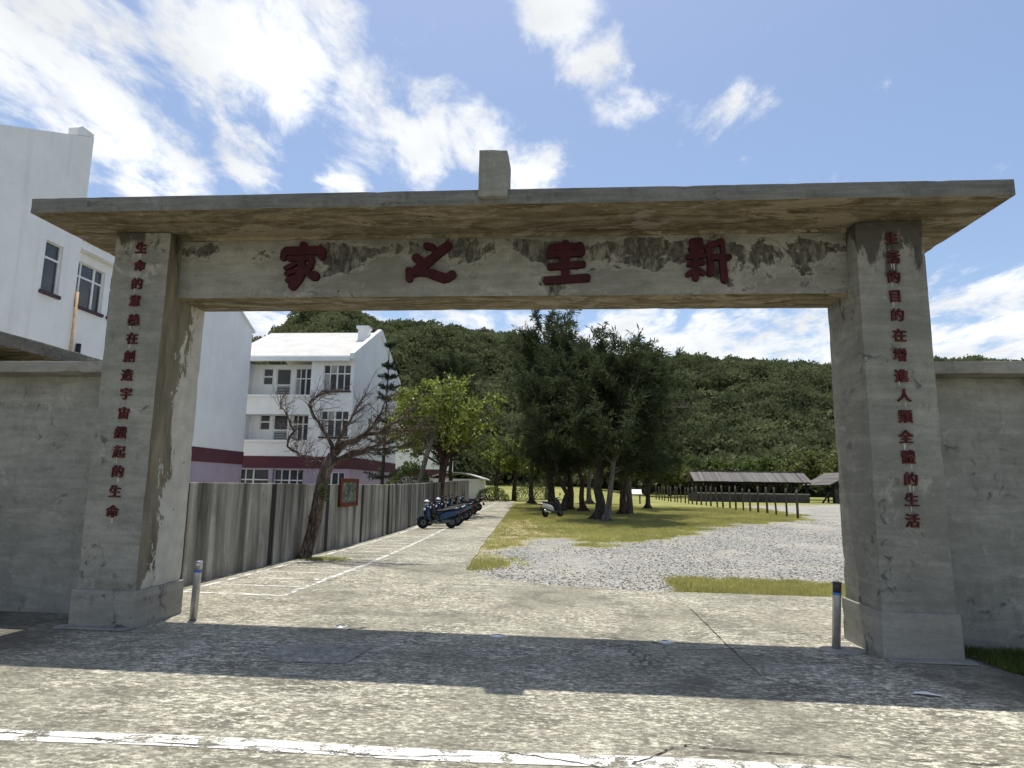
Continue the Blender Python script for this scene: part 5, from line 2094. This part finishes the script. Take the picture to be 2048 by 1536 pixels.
def crown_template(seed, n, leafsize, flat=0.75):
    rng = np.random.default_rng(seed)
    u = unit(rng.normal(size=(n, 3)))
    u[:, 2] = np.abs(u[:, 2]) * 1.1 - 0.15
    u = unit(u)
    lump = 0.60 + 0.75 * fbm(u[:, 0] * 2.4 + 9, u[:, 1] * 2.4 + u[:, 2] * 2.0 + 3, seed)
    C = u * lump[:, None] * np.array((1, 1, flat)) * (rng.uniform(0.6, 1.0, n) ** 0.5)[:, None]
    q = cards(C - u * leafsize * 0.3, u * 0.7 + rng.normal(size=(n, 3)) * 0.75, rng.uniform(0.7, 1.3, n) * leafsize, rng.uniform(0.5, 0.8, n) * leafsize, rng)
    o = quads('crown_template', q, 'hill_leaf', None, rng.uniform(0, 1, n))
    COL.objects.unlink(o)
    return o


def scatter(name, pts, scl, rot, idx, templates, tilt=None):
    """one object of many instances over given points (geometry nodes)"""
    tc = bpy.data.collections.new(name + '_templates')
    for i, o in enumerate(templates):
        o.name = '%s_%02d' % (name, i)
        tc.objects.link(o)
    me = bpy.data.meshes.new(name)
    me.vertices.add(len(pts))
    me.vertices.foreach_set('co', np.asarray(pts, np.float32).reshape(-1))
    for nm, ty, arr in (('scl', 'FLOAT', scl), ('rotz', 'FLOAT', rot), ('pick', 'INT', idx)):
        a = me.attributes.new(nm, ty, 'POINT')
        a.data.foreach_set('value', np.asarray(arr, np.int32 if ty == 'INT' else np.float32))
    me.update()
    o = bpy.data.objects.new(name, me)
    COL.objects.link(o)
    g = bpy.data.node_groups.new(name, 'GeometryNodeTree')
    g.interface.new_socket('Geometry', in_out='INPUT', socket_type='NodeSocketGeometry')
    g.interface.new_socket('Geometry', in_out='OUTPUT', socket_type='NodeSocketGeometry')
    N, L = g.nodes, g.links
    gi, go = N.new('NodeGroupInput'), N.new('NodeGroupOutput')
    ci = N.new('GeometryNodeCollectionInfo')
    ci.inputs['Collection'].default_value = tc
    ci.inputs['Separate Children'].default_value = True
    ci.inputs['Reset Children'].default_value = True
    ip = N.new('GeometryNodeInstanceOnPoints')
    ip.inputs['Pick Instance'].default_value = True

    def at(nm, ty):
        n = N.new('GeometryNodeInputNamedAttribute')
        n.data_type = ty
        n.inputs['Name'].default_value = nm
        return n.outputs['Attribute']
    L.new(gi.outputs[0], ip.inputs['Points'])
    L.new(ci.outputs[0], ip.inputs['Instance'])
    L.new(at('pick', 'INT'), ip.inputs['Instance Index'])
    cx = N.new('ShaderNodeCombineXYZ')
    L.new(at('rotz', 'FLOAT'), cx.inputs[2])
    L.new(cx.outputs[0], ip.inputs['Rotation'])
    L.new(at('scl', 'FLOAT'), ip.inputs['Scale'])
    L.new(ip.outputs[0], go.inputs[0])
    md = o.modifiers.new('scatter', 'NODES')
    md.node_group = g
    return o


rng = np.random.default_rng(99)
tmpl = [crown_template(200 + i, 520, 0.21, fl) for i, fl in enumerate((0.75, 0.9, 0.65, 1.05, 0.8, 0.7))]
n = 9500
Yh = 112 + 205 * rng.uniform(0, 1, n) ** 0.85
Xh = (rng.uniform(-0.52, 0.80, n)) * Yh * 1.02
keep = np.ones(n, bool)
size = (1.3 + 4.0 * rng.uniform(0, 1, n) ** 1.5) * (0.9 + 0.35 * fbm(Xh * 0.03, Yh * 0.03, 5))
Zh = hz(Xh, Yh) + rng.uniform(-0.8, 1.2, n) + size * 0.2
far_wood = scatter('wooded_slope', np.stack([Xh, Yh, Zh], 1), size, rng.uniform(0, 6.28, n), rng.integers(0, 6, n), tmpl)
tag(far_wood, 'dense dark green wood covering the hillside', 'wood', kind='stuff')

# ---------------------------------------------------------------- grass and gravel
def blade_template(seed, n, h, spread, mat):
    rng = np.random.default_rng(seed)
    b = rng.normal(size=(n, 3)) * np.array((spread, spread, 0))
    a = rng.uniform(0, 6.28, n)
    side = np.stack([np.cos(a), np.sin(a), 0 * a], 1) * 0.006
    ln = rng.normal(size=(n, 3)) * np.array((0.35, 0.35, 0)) + np.array((0, 0, 1))
    hh = rng.uniform(0.5, 1.2, n)[:, None] * h
    V = np.stack([b - side, b + side, b + ln * hh], 1)
    o = quads('blade_template', V, mat, None, rng.uniform(0, 1, n))
    COL.objects.unlink(o)
    return o


rng = np.random.default_rng(7)


def lawn_points(n, x0, x1, y0, y1):
    # denser nearer the gate
    y = y0 + (y1 - y0) * rng.uniform(0, 1, n) ** 1.5
    x = x0 + (x1 - x0) * rng.uniform(0, 1, n)
    return x, y


x, y = lawn_points(60000, -3.2, 14, 10.9, 48)
nz = fbm(x * 0.9, y * 0.9, 3) - 0.5
gmask = np.clip(0.5 + (polydist(x, y, GRAVEL) + nz * 2.8) * 0.5, 0, 1) * (1 - np.clip(0.5 + (polydist(x, y, GRASS_STRIP) + nz * 2.4) * 1.6, 0, 1))
gmask *= np.clip((np.hypot((x + 1.65) / 0.5, (y - 14.0) / 1.1) - 0.7) / 0.4, 0, 1)
edge_x = np.interp(y, [p[0] for p in PATH_EDGE[4:]], [p[1] for p in PATH_EDGE[4:]])
dm = np.clip(0.4 + (polydist(x, y, DIRT) + nz * 2.0) * 0.5, 0, 1)
inside_pave = (y < np.interp(x, [-1.85, -1.07, 0.06, 1.34, 9], [13.0, 11.74, 11.23, 11.02, 11.0])) | (x < edge_x + 0.02)
ok = (gmask < 0.35 + rng.uniform(-0.25, 0.45, len(x)) ** 3 * 2.5) & ~inside_pave & (rng.uniform(0, 1, len(x)) > dm * 0.75)
x, y = x[ok], y[ok]
gt = [blade_template(300 + i, 16, 0.075, 0.07, 'grass_blade') for i in range(4)]
lawn = scatter('lawn_grass', np.stack([x, y, gz(x, y) - 0.03], 1), rng.uniform(0.5, 1.2, len(x)), rng.uniform(0, 6.28, len(x)), rng.integers(0, 4, len(x)), gt)
tag(lawn, 'short dry yellow-green lawn grass', 'grass', kind='stuff')

# verge grass at the foot of the right wall, and the tufts by the dead tree
n = 3800
x = rng.uniform(4.0, 7.5, n)
y = rng.uniform(5.6, 7.6, n)
ok = inpoly(x, y, vp)
x, y = x[ok], y[ok]
wt = [blade_template(320 + i, 14, 0.085, 0.045, 'weed_blade') for i in range(4)]
vgr = scatter('verge_grass', np.stack([x, y, gz(x, y) + 0.008], 1), rng.uniform(0.4, 1.1, len(x)), rng.uniform(0, 6.28, len(x)), rng.integers(0, 4, len(x)), wt)
tag(vgr, 'green weeds along the foot of the right wall', 'grass', kind='stuff')
n = 160
x = -5.0 + rng.normal(size=n) * 0.26
y = 13.95 + rng.normal(size=n) * 0.14
dt = [blade_template(330 + i, 14, 0.06, 0.05, 'grass_blade') for i in range(3)]
tg = scatter('grass_tuft', np.stack([x, y, gz(x, y)], 1), rng.uniform(0.4, 1.1, n), rng.uniform(0, 6.28, n), rng.integers(0, 3, n), dt)
tag(tg, 'dry grass tuft at the foot of the dead tree', 'grass', kind='stuff')


def stone_template(seed):
    rng = np.random.default_rng(seed)
    bm = bmesh.new()
    bmesh.ops.create_icosphere(bm, subdivisions=1, radius=1.0)
    for v in bm.verts:
        v.co *= rng.uniform(0.75, 1.15)
        v.co.z *= 0.6
    me = bpy.data.meshes.new('stone')
    bm.to_mesh(me)
    bm.free()
    me.materials.append(M['stone_%d' % (seed % 3)])
    return bpy.data.objects.new('stone_template', me)


plain('stone_0', (0.47, 0.46, 0.42), 0.9, 0.15, var=0.15)
plain('stone_1', (0.38, 0.365, 0.32), 0.9, 0.15, var=0.2)
plain('stone_2', (0.17, 0.163, 0.143), 0.9, 0.15, var=0.2)
n = 60000
y = 11.0 + 24 * rng.uniform(0, 1, n) ** 1.6
x = rng.uniform(-1.9, 13, n)
nz = fbm(x * 0.9, y * 0.9, 3) - 0.5
gm = np.clip(0.5 + (polydist(x, y, GRAVEL) + nz * 2.8) * 0.5, 0, 1) * (1 - np.clip(0.5 + (polydist(x, y, GRASS_STRIP) + nz * 2.4) * 1.6, 0, 1))
edge_x = np.interp(y, [p[0] for p in PATH_EDGE[4:]], [p[1] for p in PATH_EDGE[4:]])
pave = (y < np.interp(x, [-1.85, -1.07, 0.06, 1.34, 9], [13.0, 11.74, 11.23, 11.02, 11.0])) | (x < edge_x)
bare = fbm(x * 0.5 + 7, y * 0.22, 31)
ok = (gm > 0.45 + rng.uniform(-0.2, 0.3, n)) & ~pave & (bare + rng.uniform(-0.14, 0.14, n) < 0.53)
x, y = x[ok], y[ok]
sts = [stone_template(400 + i) for i in range(6)]
grv = scatter('gravel', np.stack([x, y, gz(x, y) - 0.022], 1), 0.012 + 0.022 * rng.uniform(0, 1, len(x)) ** 2, rng.uniform(0, 6.28, len(x)), rng.integers(0, 6, len(x)), sts)
tag(grv, 'loose pale grey gravel of the yard', 'gravel', kind='stuff')


# ================================================================ scooters
def scooter_parts(e, body, light=False, front=None):
    """points along +x is the front; 1.75 m long"""
    def wheel(x, nm):
        w = MB()
        w.lathe([(0.13, -0.05), (0.215, -0.055), (0.245, -0.03), (0.25, 0.0), (0.245, 0.03), (0.215, 0.055), (0.13, 0.05)], c=(x, 0, 0.25), n=22, axis='y')
        o = w.build(nm, 'tyre', e)
        r = MB()
        r.lathe([(0.135, -0.057), (0.10, -0.062), (0.04, -0.07), (0.04, 0.07), (0.10, 0.062), (0.135, 0.057)], c=(x, 0, 0.25), n=16, axis='y')
        r.build('rim', 'rim_metal', o)
    wheel(0.62, 'front_wheel')
    wheel(-0.62, 'rear_wheel')
    b = MB()
    b.loft([(-0.95, 0.70, 0.03, 0.02), (-0.90, 0.69, 0.09, 0.07), (-0.70, 0.62, 0.15, 0.13), (-0.42, 0.54, 0.18, 0.17), (-0.18, 0.47, 0.17, 0.17), (-0.05, 0.40, 0.15, 0.12)], 14)
    b.build('tail_fairing', body, e)
    b = MB()
    b.loft([(-0.12, 0.28, 0.16, 0.05), (0.1, 0.26, 0.17, 0.045), (0.32, 0.28, 0.16, 0.06), (0.42, 0.36, 0.13, 0.08)], 12)
    b.build('footboard', 'scooter_black', e)
    b = MB()
    v = [(0.33, 0.30, 0.15), (0.44, 0.48, 0.21), (0.47, 0.68, 0.21), (0.42, 0.86, 0.15), (0.38, 0.93, 0.10)]
    secs = []
    for i, (x, z, hw) in enumerate(v):
        secs.append([(x - 0.05, -hw, z), (x + 0.06, -hw * 0.75, z), (x + 0.13, 0, z + 0.01), (x + 0.06, hw * 0.75, z), (x - 0.05, hw, z), (x - 0.02, 0, z)])
    V_ = [p for s_ in secs for p in s_]
    F_ = []
    for i in range(len(secs) - 1):
        for k in range(6):
            F_.append((i * 6 + k, i * 6 + (k + 1) % 6, (i + 1) * 6 + (k + 1) % 6, (i + 1) * 6 + k))
    F_.append((0, 1, 2, 3, 4, 5))
    F_.append(tuple(range(24, 30)))
    b.add(V_, F_, 0, True)
    b.build('front_shield', front or body, e)
    b = MB()
    pr = []
    for k in range(9):
        a = R(20 + 130 * k / 8)
        pr.append((0.62 + 0.29 * math.cos(a), 0.25 + 0.29 * math.sin(a)))
    inn = [(0.62 + 0.26 * math.cos(R(20 + 130 * k / 8)), 0.25 + 0.26 * math.sin(R(20 + 130 * k / 8))) for k in range(9)]
    b.prism(pr + inn[::-1], 'y', -0.075, 0.075)
    b.build('front_fender', front or body, e)
    b = MB()
    b.tube([(0.62, -0.085, 0.25), (0.50, -0.085, 0.58)], 0.022, 6)
    b.tube([(0.62, 0.085, 0.25), (0.50, 0.085, 0.58)], 0.022, 6)
    b.build('fork', 'rim_metal', e)
    b = MB()
    b.loft([(-0.86, 0.775, 0.08, 0.03), (-0.72, 0.785, 0.13, 0.05), (-0.45, 0.765, 0.15, 0.055), (-0.25, 0.725, 0.14, 0.05), (-0.02, 0.715, 0.10, 0.05), (0.04, 0.70, 0.06, 0.03)], 12)
    b.build('seat', 'seat_black', e)
    b = MB()
    b.tube([(0.30, -0.34, 1.00), (0.37, -0.16, 1.02), (0.40, 0, 0.98), (0.37, 0.16, 1.02), (0.30, 0.34, 1.00)], [0.02, 0.018, 0.05, 0.018, 0.02], 8)
    b.build('handlebar', 'scooter_black', e)
    for s_ in (-1, 1):
        b = MB()
        b.tube([(0.36, s_ * 0.2, 1.02), (0.37, s_ * 0.26, 1.14)], 0.008, 5)
        b.lathe([(0.05, -0.012), (0.06, 0.0), (0.03, 0.02)], c=(0.37, s_ * 0.28, 1.18), n=12, axis='x')
        b.build('mirror', 'scooter_black' if not light else 'chrome', e)
    b = MB()
    b.loft([(0.50, 0.80, 0.03, 0.02), (0.54, 0.78, 0.10, 0.06), (0.585, 0.765, 0.08, 0.045), (0.60, 0.76, 0.03, 0.02)], 12)
    b.build('headlight', 'lamp_lens', e)
    b = MB()
    b.loft([(-0.985, 0.66, 0.02, 0.015), (-0.96, 0.665, 0.08, 0.035), (-0.90, 0.67, 0.09, 0.04)], 10)
    b.build('tail_light', 'tail_red', e)
    b = MB()
    b.tube([(-0.20, -0.15, 0.22), (-0.45, -0.17, 0.24), (-0.88, -0.18, 0.36)], [0.03, 0.055, 0.06], 10)
    b.build('exhaust', 'chrome', e)
    b = MB()
    b.loft([(-0.66, 0.28, 0.09, 0.06), (-0.4, 0.30, 0.12, 0.11), (-0.1, 0.28, 0.1, 0.08)], 10)
    b.build('engine', 'rim_metal', e)
    b = MB()
    b.tube([(-0.70, -0.09, 0.80), (-0.90, -0.09, 0.84), (-0.97, 0, 0.84), (-0.90, 0.09, 0.84), (-0.70, 0.09, 0.80)], 0.013, 6)
    b.build('grab_rail', 'chrome', e)
    b = MB()
    b.tube([(-0.93, 0, 0.55), (-1.0, 0, 0.36)], [0.05, 0.07], 6)
    b.build('rear_mudguard', 'scooter_black', e)


SC = [(24.2, 'scooter_blue', 'bright blue scooter nearest the gate in the row along the fence', 6),
      (25.6, 'scooter_navy', 'navy scooter second from the gate in the row along the fence', -9),
      (27.0, 'scooter_blue', 'blue scooter third from the gate in the row along the fence', 8),
      (28.9, 'scooter_teal', 'teal scooter fourth from the gate in the row along the fence', -12),
      (30.8, 'scooter_black', 'black scooter fifth from the gate in the row along the fence', 5),
      (33.6, 'scooter_black', 'black scooter with bare chrome mirrors sixth from the gate along the fence', 0),
      (37.2, 'scooter_black', 'black scooter last in the row, parked farthest along the fence', -3)]
for i, (y, body, lb, da) in enumerate(SC):
    x = xfence(y) + 1.12
    e = empty('scooter', (x, y, gzf(x, y)), R(180 + da + 24), lb, 'scooter', 'scooters parked along the fence')
    e.rotation_euler.x = R(5)
    e.scale = (0.88, 0.88, 0.88)
    scooter_parts(e, body, i == 5, 'scooter_navy' if i % 2 == 0 else 'scooter_black')
# helmets hung on mirrors of the row
for (i, y, mt) in ((0, 24.2, 'helmet_pale'), (2, 27.0, 'helmet_pale')):
    x = xfence(y) + 1.12 - 0.36
    e = empty('helmet', (x, y - 0.30, gzf(x, y) + 0.86), label='pale helmet hung on the %s blue scooter of the row' % ('first' if i == 0 else 'second'), cat='helmet')
    mb = MB()
    mb.lathe([(0.08, 0.0), (0.10, 0.04), (0.105, 0.085), (0.09, 0.14), (0.045, 0.172), (0.01, 0.18)], n=18)
    mb.build('shell', mt, e)
    mb = MB()
    mb.lathe([(0.102, 0.04), (0.109, 0.055), (0.109, 0.09), (0.104, 0.10)], n=18)
    mb.build('visor', 'scooter_black', e)
wx, wy = -0.42, 32.7
e = empty('scooter', (wx, wy, gzf(wx, wy)), R(52), 'white and black scooter parked on the lawn by the tree trunks', 'scooter')
e.rotation_euler.x = R(-5)
scooter_parts(e, 'scooter_white', False, 'scooter_black')
e.scale = (0.92, 0.92, 0.92)
